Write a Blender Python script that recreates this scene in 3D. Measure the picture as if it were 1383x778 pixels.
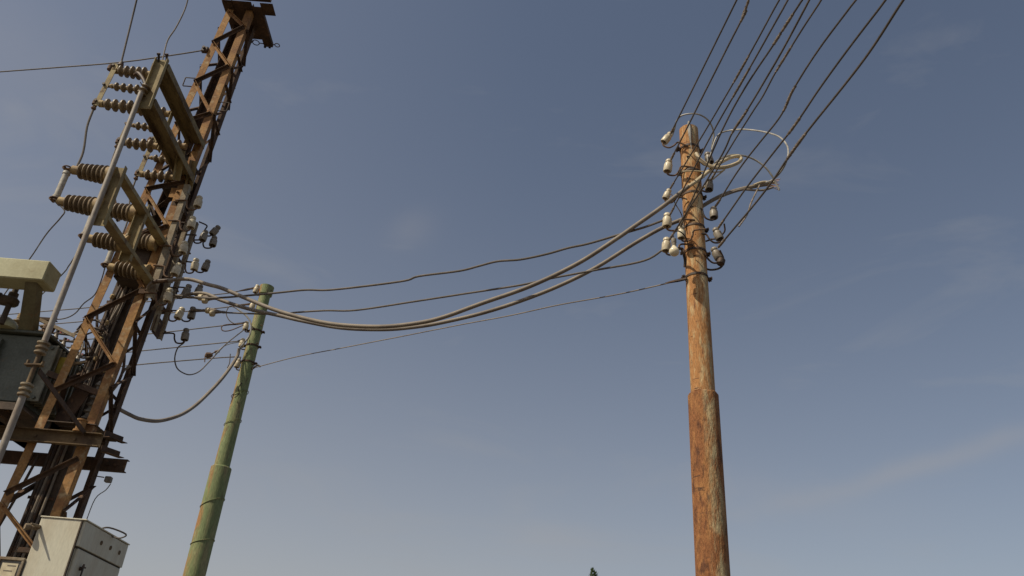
import bpy, bmesh, math, random
from mathutils import Vector, Matrix, noise
R = math.radians
rnd = random.Random(7)
for o in list(bpy.data.objects): bpy.data.objects.remove(o)
scn = bpy.context.scene
COL = scn.collection

# ------------------------------------------------------------------ camera
FPX, PCX, PCY = 1085.0, 691.5, 389.0            # focal length and centre in photo pixels (1383 x 778)
UP = Vector((147, 1892, -1085)).normalized()     # world up seen in camera axes
_f = Vector((0, 0, -1))
_Y = (_f - _f.dot(UP) * UP).normalized()
_X = _Y.cross(UP)
ROT = Matrix((_X, _Y, UP))                       # camera axes -> world axes
CAM = Vector((0, 0, 1.6))
cd = bpy.data.cameras.new('camera'); cam = bpy.data.objects.new('camera', cd); COL.objects.link(cam)
cd.sensor_width = 36; cd.lens = 36 * FPX / 1383; cd.clip_end = 3000; cd.clip_start = 0.05
cam.matrix_world = Matrix.Translation(CAM) @ ROT.to_4x4()
scn.camera = cam

# ------------------------------------------------------------------ world, sun, exposure
SUN_EL, SUN_AZ = R(49), R(237)                   # azimuth clockwise from +Y: behind the camera, to the left
sd = Vector((math.sin(SUN_AZ) * math.cos(SUN_EL), math.cos(SUN_AZ) * math.cos(SUN_EL), math.sin(SUN_EL)))
w = bpy.data.worlds.new('World'); scn.world = w; w.use_nodes = True
wt = w.node_tree; wt.nodes.clear()
def wn(t, **k):
    n = wt.nodes.new(t)
    for a, b in k.items(): setattr(n, a, b)
    return n
sky = wn('ShaderNodeTexSky', sky_type='NISHITA', sun_disc=False, sun_elevation=SUN_EL, sun_rotation=SUN_AZ,
         air_density=1.0, dust_density=2.2, ozone_density=1.0, altitude=100)
hsv = wn('ShaderNodeHueSaturation'); hsv.inputs['Saturation'].default_value = 0.85; hsv.inputs['Value'].default_value = 1.0
wt.links.new(sky.outputs[0], hsv.inputs['Color'])
tc = wn('ShaderNodeTexCoord')
mp = wn('ShaderNodeMapping'); mp.inputs['Scale'].default_value = (1.6, 2.2, 5.5); mp.inputs['Rotation'].default_value = (0, R(14), 0)
wt.links.new(tc.outputs['Generated'], mp.inputs[0])
nz = wn('ShaderNodeTexNoise'); nz.inputs['Scale'].default_value = 2.1; nz.inputs['Detail'].default_value = 9; nz.inputs['Roughness'].default_value = 0.56
nz.inputs['Distortion'].default_value = 0.6
wt.links.new(mp.outputs[0], nz.inputs['Vector'])
rp = wn('ShaderNodeValToRGB'); rp.color_ramp.elements[0].position = 0.56; rp.color_ramp.elements[1].position = 0.82
rp.color_ramp.elements[1].color = (0.26, 0.26, 0.26, 1)
wt.links.new(nz.outputs['Fac'], rp.inputs[0])
cm = wn('ShaderNodeMixRGB'); cm.inputs[2].default_value = (4.2, 4.15, 4.1, 1)
wt.links.new(rp.outputs[0], cm.inputs[0]); wt.links.new(hsv.outputs[0], cm.inputs[1])
sx = wn('ShaderNodeSeparateXYZ'); wt.links.new(tc.outputs['Generated'], sx.inputs[0])     # thicker dusty air towards the horizon
h1 = wn('ShaderNodeMath', operation='SUBTRACT', use_clamp=True); h1.inputs[0].default_value = 1.0; wt.links.new(sx.outputs[2], h1.inputs[1])
h2 = wn('ShaderNodeMath', operation='POWER'); h2.inputs[1].default_value = 3.2; wt.links.new(h1.outputs[0], h2.inputs[0])
def mth(op, a, b=None, clamp=False):
    n = wn('ShaderNodeMath', operation=op, use_clamp=clamp)
    for i, v in enumerate((a, b)):
        if v is None: continue
        if isinstance(v, (int, float)): n.inputs[i].default_value = v
        else: wt.links.new(v, n.inputs[i])
    return n.outputs[0]
west = mth('MULTIPLY', sx.outputs[0], -1.0)                       # dustier on the sun's side
h3 = mth('ADD', mth('MULTIPLY', mth('MULTIPLY', h2.outputs[0], 0.56), mth('ADD', 1.0, mth('MULTIPLY', west, 0.7), True)), mth('MULTIPLY', mth('MAXIMUM', west, 0.0), 0.12), True)
hm = wn('ShaderNodeMixRGB'); hm.inputs[2].default_value = (6.6, 6.0, 5.5, 1)
wt.links.new(h3, hm.inputs[0]); wt.links.new(hsv.outputs[0], hm.inputs[1]); wt.links.new(hm.outputs[0], cm.inputs[1])
bg = wn('ShaderNodeBackground'); bg.inputs['Strength'].default_value = 0.083
wo = wn('ShaderNodeOutputWorld')
def wisp(c, axis, wid, ln, amt, prev):
    """a thin high cloud: centre direction, long axis, half width and half length in radians"""
    c = Vector(c).normalized(); axis = Vector(axis); axis = (axis - axis.dot(c) * c).normalized(); nrm = c.cross(axis)
    def dot(v):
        n = wn('ShaderNodeVectorMath', operation='DOT_PRODUCT'); wt.links.new(tc.outputs['Generated'], n.inputs[0]); n.inputs[1].default_value = v; return n.outputs['Value']
    wz = wn('ShaderNodeTexNoise'); wz.inputs['Scale'].default_value = 9; wz.inputs['Detail'].default_value = 6; wt.links.new(tc.outputs['Generated'], wz.inputs['Vector'])
    s_ = mth('ADD', dot(nrm), mth('MULTIPLY', mth('SUBTRACT', wz.outputs['Fac'], 0.5), wid * 2.2))
    q = mth('ADD', mth('POWER', mth('ABSOLUTE', mth('DIVIDE', s_, wid)), 2.0), mth('POWER', mth('ABSOLUTE', mth('DIVIDE', dot(axis), ln)), 2.0))
    front = mth('GREATER_THAN', dot(c), 0.0)
    f = mth('MULTIPLY', mth('MULTIPLY', mth('POWER', 2.718, mth('MULTIPLY', q, -1.0)), front), mth('MULTIPLY', mth('ADD', wz.outputs['Fac'], 0.35), amt), True)
    mx = wn('ShaderNodeMixRGB'); mx.inputs[2].default_value = (4.6, 4.3, 4.1, 1); wt.links.new(f, mx.inputs[0]); wt.links.new(prev, mx.inputs[1]); return mx.outputs[0]
out = cm.outputs[0]
out = wisp((0.456, 0.839, 0.296), (0.189, -0.116, 0.048), 0.012, 0.16, 0.30, out)
out = wisp((0.33, 0.904, 0.271), (0.80, -0.30, -0.16), 0.025, 0.12, 0.10, out)
out = wisp((-0.13, 0.828, 0.545), (0.7, 0.1, 0.55), 0.02, 0.03, 0.13, out)
out = wisp((-0.50, 0.64, 0.58), (0.8, 0.5, 0.08), 0.05, 0.16, 0.12, out)
out = wisp((0.075, 0.974, 0.213), (1, 0, 0.05), 0.02, 0.07, 0.14, out)
wt.links.new(out, bg.inputs[0]); wt.links.new(bg.outputs[0], wo.inputs[0])

sl = bpy.data.lights.new('sun', 'SUN'); so = bpy.data.objects.new('sun', sl); COL.objects.link(so)
sl.energy = 4.2; sl.angle = R(0.53); sl.color = (1.0, 0.90, 0.72)
so.rotation_euler = (-sd).to_track_quat('-Z', 'Y').to_euler(); so.location = sd * 50
scn.view_settings.view_transform = 'Standard'; scn.view_settings.look = 'None'
scn.view_settings.exposure = 0.0; scn.view_settings.gamma = 1.0; scn.view_settings.use_curve_mapping = False

# ------------------------------------------------------------------ measuring: a photo pixel on a known plane -> a world point
def ray(x, y): return ROT @ Vector(((x - PCX) / FPX, -(y - PCY) / FPX, -1))
def at(x, y, Y): d = ray(x, y); return CAM + d * (Y / d.y)
def on(x, y, P, N):
    d = ray(x, y); return CAM + d * ((P - CAM).dot(N) / d.dot(N))
def span(A, B, pix):
    """points of a hanging line: pixels met with the upright plane through A and B"""
    h = Vector((B.x - A.x, B.y - A.y, 0)).normalized(); N = Vector((-h.y, h.x, 0))
    return [on(x, y, A, N) for x, y in pix]

# ------------------------------------------------------------------ materials
def mat(name, base, rough=0.7, metal=0.0, var=None, vscale=6.0, vamt=(0.42, 0.62), stretch=(1, 1, 1), var2=None, v2scale=14.0, v2amt=(0.55, 0.68),
        bump=0.15, bscale=40, hue=0.25, var3=None, v3scale=10.0, v3amt=(0.6, 0.7), stretch3=(1, 1, 1), band=None):
    m = bpy.data.materials.new(name); m.use_nodes = True; nt = m.node_tree; N = nt.nodes; L = nt.links
    b = N['Principled BSDF']; b.inputs['Roughness'].default_value = rough; b.inputs['Metallic'].default_value = metal
    b.inputs['Specular IOR Level'].default_value = 0.3
    t = N.new('ShaderNodeTexCoord'); mp = N.new('ShaderNodeMapping'); mp.inputs['Scale'].default_value = stretch
    L.new(t.outputs['Object'], mp.inputs[0])
    oi = N.new('ShaderNodeObjectInfo')
    ad = N.new('ShaderNodeVectorMath'); ad.operation = 'MULTIPLY_ADD'
    cb = N.new('ShaderNodeCombineXYZ')
    for k in range(3): L.new(oi.outputs['Random'], cb.inputs[k])
    L.new(cb.outputs[0], ad.inputs[0]); ad.inputs[1].default_value = (17, 31, 23); L.new(mp.outputs[0], ad.inputs[2])
    def nmask(scale, amt, det=6):
        n = N.new('ShaderNodeTexNoise'); n.inputs['Scale'].default_value = scale; n.inputs['Detail'].default_value = det; n.inputs['Roughness'].default_value = 0.62
        L.new(ad.outputs[0], n.inputs['Vector'])
        r = N.new('ShaderNodeMapRange'); r.inputs[1].default_value = amt[0]; r.inputs[2].default_value = amt[1]
        L.new(n.outputs['Fac'], r.inputs[0]); return r.outputs[0]
    col = None
    def mix(c1, c2, f):
        x = N.new('ShaderNodeMixRGB')
        if isinstance(c1, tuple): x.inputs[1].default_value = (*c1, 1)
        else: L.new(c1, x.inputs[1])
        x.inputs[2].default_value = (*c2, 1)
        L.new(f, x.inputs[0]); return x.outputs[0]
    col = base
    if var: col = mix(col, var, nmask(vscale, vamt))
    if var2: col = mix(col, var2, nmask(v2scale, v2amt))
    if var3:
        m3 = N.new('ShaderNodeMapping'); m3.inputs['Scale'].default_value = stretch3; L.new(t.outputs['Object'], m3.inputs[0])
        n3 = N.new('ShaderNodeTexNoise'); n3.inputs['Scale'].default_value = v3scale; n3.inputs['Detail'].default_value = 7; L.new(m3.outputs[0], n3.inputs['Vector'])
        r3 = N.new('ShaderNodeMapRange'); r3.inputs[1].default_value = v3amt[0]; r3.inputs[2].default_value = v3amt[1]; L.new(n3.outputs['Fac'], r3.inputs[0])
        col = mix(col, var3, r3.outputs[0])
    if band:                                     # a vertical streak of old paint left on one side of a pole
        bc, bw, bcol, bmax = band
        sp = N.new('ShaderNodeSeparateXYZ'); L.new(t.outputs['Object'], sp.inputs[0])
        def mm(op, a, b):
            q = N.new('ShaderNodeMath'); q.operation = op; q.use_clamp = op == 'MULTIPLY'
            for i, v in enumerate((a, b)):
                if isinstance(v, (int, float)): q.inputs[i].default_value = v
                else: L.new(v, q.inputs[i])
            return q.outputs[0]
        mb_ = N.new('ShaderNodeMapping'); mb_.inputs['Scale'].default_value = (1, 1, 0.22); L.new(t.outputs['Object'], mb_.inputs[0])
        nb_ = N.new('ShaderNodeTexNoise'); nb_.inputs['Scale'].default_value = 16; nb_.inputs['Detail'].default_value = 8; nb_.inputs['Roughness'].default_value = 0.68; L.new(mb_.outputs[0], nb_.inputs['Vector'])
        dd = mm('DIVIDE', mm('ABSOLUTE', mm('SUBTRACT', sp.outputs[0], bc), 0), bw)
        core = mm('SUBTRACT', 1.0, dd)
        rb = N.new('ShaderNodeMapRange'); rb.inputs[1].default_value = 0.44; rb.inputs[2].default_value = 0.60; L.new(nb_.outputs['Fac'], rb.inputs[0])
        cr = N.new('ShaderNodeMapRange'); cr.inputs[1].default_value = 0.0; cr.inputs[2].default_value = 0.6; L.new(core, cr.inputs[0])
        col = mix(col, bcol, mm('MULTIPLY', mm('MULTIPLY', rb.outputs[0], cr.outputs[0]), bmax))
    fine = N.new('ShaderNodeTexNoise'); fine.inputs['Scale'].default_value = bscale; fine.inputs['Detail'].default_value = 5
    L.new(ad.outputs[0], fine.inputs['Vector'])
    mul = N.new('ShaderNodeMixRGB'); mul.blend_type = 'MULTIPLY'; mul.inputs[0].default_value = hue * 2
    if isinstance(col, tuple): mul.inputs[1].default_value = (*col, 1)
    else: L.new(col, mul.inputs[1])
    fr = N.new('ShaderNodeMapRange'); fr.inputs[1].default_value = 0.3; fr.inputs[2].default_value = 0.7; fr.inputs[3].default_value = 0.55; fr.inputs[4].default_value = 1.25
    L.new(fine.outputs['Fac'], fr.inputs[0]); L.new(fr.outputs[0], mul.inputs[2]); L.new(mul.outputs[0], b.inputs['Base Color'])
    if bump:
        bp = N.new('ShaderNodeBump'); bp.inputs['Strength'].default_value = bump; bp.inputs['Distance'].default_value = 0.01
        L.new(fine.outputs['Fac'], bp.inputs['Height']); L.new(bp.outputs[0], b.inputs['Normal'])
    return m
M = {}
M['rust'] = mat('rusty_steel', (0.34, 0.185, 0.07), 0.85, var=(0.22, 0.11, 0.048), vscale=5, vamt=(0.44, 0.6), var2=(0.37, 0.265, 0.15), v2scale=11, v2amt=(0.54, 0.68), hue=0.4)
M['stained'] = mat('rust_stained_khaki_paint', (0.235, 0.18, 0.09), 0.8, var=(0.105, 0.07, 0.04), vscale=4, stretch=(3, 0.6, 1), var2=(0.28, 0.215, 0.11), v2scale=7, v2amt=(0.58, 0.7), hue=0.35)
M['beam'] = mat('dusty_brown_beam', (0.165, 0.115, 0.062), 0.85, var=(0.10, 0.065, 0.04), vscale=5, var2=(0.23, 0.165, 0.095), v2scale=9)
M['rust_dark_shade'] = mat('dark_and_shaded_rusty_steel', (0.095, 0.055, 0.033), 0.85, var=(0.06, 0.038, 0.026), vscale=7, var2=(0.18, 0.10, 0.055), v2scale=13, v2amt=(0.58,0.72))  # dark rusty steel; on rear legs and braces the tone stands for shade
M['khaki'] = mat('dusty_khaki_paint', (0.33, 0.265, 0.135), 0.75, var=(0.22, 0.16, 0.08), vscale=5, var2=(0.13, 0.08, 0.045), v2scale=8, v2amt=(0.56, 0.68))
M['rail'] = mat('dusty_galvanised_channel', (0.27, 0.22, 0.15), 0.75, var=(0.20, 0.14, 0.085), vscale=6, var2=(0.33, 0.29, 0.21), v2scale=9)
M['glaze'] = mat('dusty_brown_glaze', (0.16, 0.115, 0.07), 0.5, var=(0.26, 0.195, 0.115), vscale=10, vamt=(0.4, 0.7), bump=0.05)
M['cap'] = mat('dusty_cast_cap', (0.42, 0.31, 0.15), 0.7, var=(0.28, 0.19, 0.10), vscale=12)
M['fuse'] = mat('grey_fuse_barrel', (0.42, 0.39, 0.33), 0.55, var=(0.32, 0.28, 0.22), vscale=8, bump=0.04)
M['pipe'] = mat('grey_steel_pipe', (0.34, 0.30, 0.25), 0.55, var=(0.25, 0.20, 0.155), vscale=4, stretch=(2, 2, .6), bump=0.05)
M['porc'] = mat('grimy_white_porcelain', (0.62, 0.54, 0.385), 0.35, var=(0.42, 0.34, 0.23), vscale=14, vamt=(0.45, 0.75), bump=0.03)
M['porc_grey'] = mat('grey_porcelain', (0.27, 0.235, 0.185), 0.4, var=(0.17, 0.14, 0.11), vscale=14, bump=0.03)
M['iron'] = mat('black_iron', (0.045, 0.035, 0.03), 0.6, var=(0.10, 0.055, 0.03), vscale=16)
M['hook'] = mat('rusted_hook_iron', (0.17, 0.10, 0.058), 0.8, var=(0.09, 0.055, 0.038), vscale=16)
M['wire'] = mat('weathered_dark_wire', (0.10, 0.084, 0.07), 0.6, var=(0.15, 0.125, 0.105), vscale=4, bump=0.0, hue=0.06)
M['splice'] = mat('dusty_wrapped_splice', (0.27, 0.22, 0.175), 0.8, var=(0.16, 0.13, 0.105), vscale=22, bump=0.2, bscale=50, hue=0.15)
M['cable'] = mat('dusty_grey_cable', (0.25, 0.21, 0.165), 0.65, var=(0.17, 0.14, 0.115), vscale=5, bump=0.0, hue=0.08)
M['cream'] = mat('cream_cable_sheath', (0.54, 0.45, 0.29), 0.55, var=(0.38, 0.30, 0.19), vscale=8, bump=0.0, hue=0.08)
M['white_wire'] = mat('bare_aluminium_strand', (0.37, 0.35, 0.31), 0.45, var=(0.21, 0.195, 0.165), vscale=9, bump=0.0, hue=0.06)
M['copper'] = mat('bare_copper_strands', (0.62, 0.34, 0.22), 0.4, var=(0.70, 0.55, 0.42), vscale=30)
M['white_paint'] = mat('chalky_white_paint', (0.60, 0.57, 0.45), 0.6, var=(0.54, 0.49, 0.37), vscale=3.5, var2=(0.38, 0.28, 0.17), v2scale=9, v2amt=(0.66, 0.80), stretch=(2, 2, 0.5), bump=0.04, hue=0.1)
M['seam'] = mat('dark_seam', (0.06, 0.045, 0.03), 0.9)
M['tank'] = mat('grey_green_tank_paint', (0.105, 0.113, 0.09), 0.5, var=(0.075, 0.08, 0.062), vscale=3, var2=(0.13, 0.095, 0.055), v2scale=9, v2amt=(0.62, 0.72), bump=0.06)
M['cons'] = mat('olive_grey_paint', (0.46, 0.44, 0.275), 0.5, var=(0.36, 0.33, 0.19), vscale=3, var2=(0.26, 0.19, 0.10), v2scale=14, v2amt=(0.64, 0.76), bump=0.03, hue=0.1)
M['support'] = mat('shaded_olive_paint', (0.19, 0.175, 0.105), 0.6, var=(0.14, 0.12, 0.07), vscale=5, var2=(0.2, 0.13, 0.07), v2scale=12, v2amt=(0.6, 0.7))  # olive darkened to stand for the shade under the conservator
M['fin'] = mat('grey_fin_paint', (0.21, 0.205, 0.155), 0.5, var=(0.15, 0.14, 0.10), vscale=6)
M['yellow'] = mat('yellow_ochre_paint', (0.42, 0.33, 0.05), 0.6, var=(0.30, 0.22, 0.05), vscale=10)
M['duct'] = mat('dark_brown_duct', (0.08, 0.06, 0.045), 0.8, var=(0.12, 0.085, 0.06), vscale=6)
M['red'] = mat('red_phase_mark', (0.40, 0.05, 0.03), 0.6)
M['label'] = mat('faded_paper_label', (0.66, 0.58, 0.40), 0.7, var=(0.52, 0.44, 0.3), vscale=20, bump=0)
M['ink'] = mat('faded_ink', (0.20, 0.17, 0.14), 0.8, bump=0)
M['meter'] = mat('grey_meter_case', (0.20, 0.19, 0.17), 0.5, var=(0.15, 0.13, 0.11), vscale=8)
M['pole_rust'] = mat('rust_streaked_pole', (0.385, 0.185, 0.068), 0.85, var=(0.48, 0.34, 0.175), vscale=13, vamt=(0.50, 0.62), stretch=(2.0, 2.0, 0.38), var2=(0.18, 0.08, 0.036), v2scale=16, v2amt=(0.56, 0.66), bump=0.5, bscale=75, hue=0.4, var3=(0.15, 0.07, 0.035), v3scale=9, v3amt=(0.66, 0.70), stretch3=(1, 1, 6), band=(0.045, 0.055, (0.50, 0.42, 0.26), 1.0))
M['pole_low'] = mat('dark_rust_streaked_pole', (0.255, 0.105, 0.04), 0.85, var=(0.36, 0.17, 0.062), vscale=7, vamt=(0.46, 0.62), stretch=(1.6, 1.6, 0.5), var2=(0.12, 0.05, 0.025), v2scale=13, v2amt=(0.52, 0.64), bump=0.7, bscale=70, hue=0.45, var3=(0.09, 0.045, 0.026), v3scale=8, v3amt=(0.66, 0.70), stretch3=(1, 1, 5), band=(0.03, 0.08, (0.45, 0.37, 0.21), 1.0))
M['pole_green'] = mat('faded_green_pole_paint', (0.21, 0.25, 0.115), 0.75, var=(0.32, 0.29, 0.15), vscale=6, vamt=(0.46, 0.64), stretch=(1.8, 1.8, 0.4), var2=(0.15, 0.11, 0.06), v2scale=12, v2amt=(0.6, 0.68), bump=0.4, bscale=45, hue=0.35, band=(-0.095, 0.07, (0.36, 0.165, 0.06), 0.9))
M['glass'] = mat('frosted_bulb_glass', (0.70, 0.62, 0.45), 0.15, bump=0.0, hue=0.1)
M['leaf'] = mat('cypress_leaf', (0.045, 0.075, 0.025), 0.8, var=(0.07, 0.10, 0.035), vscale=3, bump=0)
M['bark'] = mat('bark', (0.16, 0.11, 0.075), 0.9, var=(0.09, 0.065, 0.045), vscale=9)
M['ground'] = mat('dry_dark_ground', (0.105, 0.085, 0.062), 0.95, var=(0.08, 0.066, 0.05), vscale=0.3, var2=(0.13, 0.11, 0.085), v2scale=1.3, bscale=6)

# ------------------------------------------------------------------ object helpers
def world_loc(o):
    v = Vector((0, 0, 0))
    while o is not None: v = v + o.location; o = o.parent
    return v
def obj(name, bm, m, parent=None, smooth=True, origin=None):
    me = bpy.data.meshes.new(name)
    off = world_loc(parent) if parent is not None else Vector((0, 0, 0))
    if origin is not None and parent is None: off = Vector(origin)
    bmesh.ops.translate(bm, vec=-off, verts=bm.verts)
    bmesh.ops.recalc_face_normals(bm, faces=bm.faces)
    if smooth:
        for f in bm.faces: f.smooth = True
        for e in bm.edges:
            if len(e.link_faces) == 2 and e.calc_face_angle(0) > R(38): e.smooth = False
    bm.to_mesh(me); bm.free(); me.materials.append(M[m] if isinstance(m, str) else m)
    o = bpy.data.objects.new(name, me); COL.objects.link(o)
    if parent is not None: o.parent = parent
    elif origin is not None: o.location = off
    return o
def tag(o, label, cat, group=None, kind=None):
    if label: o['label'] = label
    if cat: o['category'] = cat
    if group: o['group'] = group
    if kind: o['kind'] = kind
    return o
def thing(name, label, cat, loc, group=None):
    o = bpy.data.objects.new(name, None); COL.objects.link(o); o.location = loc; o.empty_display_size = 0.1
    return tag(o, label, cat, group)
def copy_tree(o, parent=None):
    c = o.copy(); COL.objects.link(c)
    if parent is not None: c.parent = parent
    for ch in list(o.children): copy_tree(ch, c)
    return c
V = Vector
def nb(): return bmesh.new()
def box(bm, lo, hi, bevel=0.0):
    (x0, y0, z0), (x1, y1, z1) = lo, hi
    vs = [bm.verts.new(p) for p in ((x0, y0, z0), (x1, y0, z0), (x1, y1, z0), (x0, y1, z0), (x0, y0, z1), (x1, y0, z1), (x1, y1, z1), (x0, y1, z1))]
    fs = [bm.faces.new([vs[i] for i in f]) for f in ((0, 3, 2, 1), (4, 5, 6, 7), (0, 1, 5, 4), (1, 2, 6, 5), (2, 3, 7, 6), (3, 0, 4, 7))]
    if bevel:
        es = list({e for f in fs for e in f.edges})
        bmesh.ops.bevel(bm, geom=es, offset=bevel, segments=1, affect='EDGES')
def prism(bm, prof, A, B, a, b=None):
    """sweep a closed outline, given along axes a and b, from A to B"""
    A = V(A); B = V(B); d = (B - A).normalized(); a = V(a); a = (a - a.dot(d) * d).normalized()
    if b is None: bb = d.cross(a)
    else:
        bb = V(b); bb = bb - bb.dot(d) * d; bb = (bb - bb.dot(a) * a).normalized()
    r0 = [bm.verts.new(A + a * x + bb * y) for x, y in prof]; r1 = [bm.verts.new(B + a * x + bb * y) for x, y in prof]
    n = len(prof)
    for i in range(n): bm.faces.new((r0[i], r0[(i + 1) % n], r1[(i + 1) % n], r1[i]))
    bm.faces.new(list(reversed(r0))); bm.faces.new(r1)
def angle_prof(w, t): return [(0, 0), (w, 0), (w, t), (t, t), (t, w), (0, w)]
def chan_prof(w, h, t):   # web along a (width w), flanges along b (h)
    return [(-w / 2, 0), (w / 2, 0), (w / 2, h), (w / 2 - t, h), (w / 2 - t, t), (-w / 2 + t, t), (-w / 2 + t, h), (-w / 2, h)]
def flat_prof(w, t): return [(-w / 2, 0), (w / 2, 0), (w / 2, t), (-w / 2, t)]
def bolt(bm, P, n, r=0.012, h=0.014):
    n = V(n).normalized(); u = n.orthogonal().normalized(); v = n.cross(u); P = V(P)
    prism(bm, [(r * math.cos(k * math.pi / 3), r * math.sin(k * math.pi / 3)) for k in range(6)], P, P + n * h, u, v)
def catmull(pts, per=5):
    if len(pts) < 3: return [V(p) for p in pts]
    P = [V(pts[0]) * 2 - V(pts[1])] + [V(p) for p in pts] + [V(pts[-1]) * 2 - V(pts[-2])]
    out = []
    for i in range(1, len(P) - 2):
        p0, p1, p2, p3 = P[i - 1:i + 3]
        for k in range(per):
            t = k / per
            out.append(0.5 * (2 * p1 + (p2 - p0) * t + (2 * p0 - 5 * p1 + 4 * p2 - p3) * t * t + (3 * p1 - p0 - 3 * p2 + p3) * t ** 3))
    out.append(V(pts[-1])); return out
def tube(bm, pts, r, sides=8, rad=None):
    pts = [V(p) for p in pts]; n = len(pts); rings = []
    u = None
    for i, p in enumerate(pts):
        d = (pts[min(i + 1, n - 1)] - pts[max(i - 1, 0)])
        if d.length < 1e-9: d = V((0, 0, 1))
        d.normalize()
        if u is None: u = d.orthogonal().normalized()
        else:
            u = u - u.dot(d) * d
            u = u.normalized() if u.length > 1e-6 else d.orthogonal().normalized()
        v = d.cross(u); rr = rad[i] if rad else r
        rings.append([bm.verts.new(p + (u * math.cos(2 * math.pi * k / sides) + v * math.sin(2 * math.pi * k / sides)) * rr) for k in range(sides)])
    for a, b in zip(rings, rings[1:]):
        for k in range(sides): bm.faces.new((a[k], a[(k + 1) % sides], b[(k + 1) % sides], b[k]))
    bm.faces.new(list(reversed(rings[0]))); bm.faces.new(rings[-1])
def lathe(bm, prof, base, axis, sides=16):
    """prof: (height along axis, radius)"""
    ax = V(axis).normalized(); base = V(base)
    tube_pts = [base + ax * h for h, r in prof]
    u = ax.orthogonal().normalized(); v = ax.cross(u); rings = []
    for (h, r) in prof:
        rings.append([bm.verts.new(base + ax * h + (u * math.cos(2 * math.pi * k / sides) + v * math.sin(2 * math.pi * k / sides)) * max(r, 1e-4)) for k in range(sides)])
    for a, b in zip(rings, rings[1:]):
        for k in range(sides): bm.faces.new((a[k], a[(k + 1) % sides], b[(k + 1) % sides], b[k]))
    bm.faces.new(list(reversed(rings[0]))); bm.faces.new(rings[-1])
def ring(bm, c, r, ht, th, sides=28):
    c = V(c); lathe(bm, [(-ht / 2, r - 0.004), (-ht / 2, r + th), (ht / 2, r + th), (ht / 2, r - 0.004)], c, (0, 0, 1), sides)
def wobble(pts, amp, seed=0, freq=1.3):
    """the small kinks of an old line"""
    out = []
    for i, p in enumerate(pts):
        n = noise.noise_vector(p * freq + V((seed * 7.3, seed * 3.1, 0)))
        out.append(p + n * amp * (0 if i in (0, len(pts) - 1) else 1))
    return out

# ------------------------------------------------------------------ setting: ground
bm = nb()
S = 900
bmesh.ops.create_grid(bm, x_segments=30, y_segments=30, size=S)
for v in bm.verts:
    if v.co.length > 60: v.co.z += 0.6 * noise.noise(v.co * 0.01)
tag(obj('ground', bm, 'ground'), None, None, kind='structure')

# ------------------------------------------------------------------ lattice tower
TY = 8.3
def leg_at(i, z):
    a, b = ((-1, -1), (1, -1), (1, 1), (-1, 1))[i]
    hu = 0.2331 - 0.0178 * (z - 5) + (0.042 if i < 2 else 0.01); hv = 0.2331 - 0.0116 * (z - 5) + 0.01
    c, s = math.cos(0.0131), math.sin(0.0131)
    x, y = a * hu, b * hv
    return V((-4.4383 + 0.0481 * (z - 5) + c * x - s * y, TY + 0.0016 * (z - 5) + s * x + c * y, z))
TOP = 10.46
tower = thing('lattice_tower', 'rusty brown steel lattice tower leaning at the left, carrying switchgear and a transformer', 'tower', (-4.65, TY, 0))
inward = (((1, 0, 0), (0, 1, 0)), ((-1, 0, 0), (0, 1, 0)), ((-1, 0, 0), (0, -1, 0)), ((1, 0, 0), (0, -1, 0)))
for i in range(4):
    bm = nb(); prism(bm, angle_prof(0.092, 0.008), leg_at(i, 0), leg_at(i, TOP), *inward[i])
    obj('leg', bm, 'rust' if i < 2 else 'rust_dark_shade', tower)  # rear legs: their shade is put into the colour
FACES = ((0, 1, (0, 1, 0)), (1, 2, (-1, 0, 0)), (2, 3, (0, -1, 0)), (3, 0, (1, 0, 0)))
def brace(fi, za, zb, swap=False, w=0.042):
    ia, ib, n = FACES[fi]
    if swap: ia, ib = ib, ia
    A, B = leg_at(ia, za), leg_at(ib, zb); n = V(n); h = V((B.x - A.x, B.y - A.y, 0)).normalized()
    A = A + h * 0.02 - n * 0.0015; B = B - h * 0.02 - n * 0.0015
    bm = nb(); d = (B - A).normalized()
    side = d.cross(n)
    if side.z < 0: side = -side
    prism(bm, angle_prof(w, 0.005), A + side * w * 0.5, B + side * w * 0.5, -side, -n)
    for P in (A + d * 0.03, B - d * 0.03): bolt(bm, P - n * 0.006, -n, 0.011, 0.012)
    return obj('brace', bm, 'rust' if fi == 0 and za > zb else 'rust_dark_shade', tower, smooth=False)  # lit tone on falling front braces, shade painted into all others
front = [(0, 9.745, 10.108), (0, 9.745, 9.339), (0, 8.997, 9.339), (0, 8.997, 8.479), (0, 8.248, 8.479), (0, 8.0, 7.357), (0, 7.189, 7.357),
         (0, 7.189, 6.689), (0, 6.392, 6.689), (0, 6.392, 5.817), (0, 5.391, 5.817), (0, 5.391, 4.881), (0, 4.51, 4.881),
         (0, 3.427, 3.833), (0, 3.33, 2.872), (0, 2.35, 2.872), (0, 2.35, 1.7), (0, 1.1, 1.7), (0, 1.1, 0.3)]
front.append((0, 10.40, 10.108))
for f, za, zb in front: brace(f, za, zb)
zz = [10.1, 9.72, 9.33, 8.9, 8.48, 8.0, 7.4, 6.9, 6.4, 5.9, 5.4, 4.95, 4.62, 4.2]
for k in range(len(zz) - 1):
    brace(1, zz[k] if k % 2 == 0 else zz[k + 1], zz[k + 1] if k % 2 == 0 else zz[k], w=0.034)
    brace(2, zz[k] if k % 2 == 0 else zz[k + 1], zz[k + 1] if k % 2 == 0 else zz[k], w=0.034)
    brace(3, zz[k + 1] if k % 2 == 0 else zz[k], zz[k] if k % 2 == 0 else zz[k + 1], w=0.034)
for za, zb in ((3.30, 3.68), (3.30, 2.7), (2.0, 2.7), (2.0, 1.2), (0.4, 1.2)):
    brace(1, za, zb); brace(2, zb, za); brace(3, zb, za)
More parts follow.
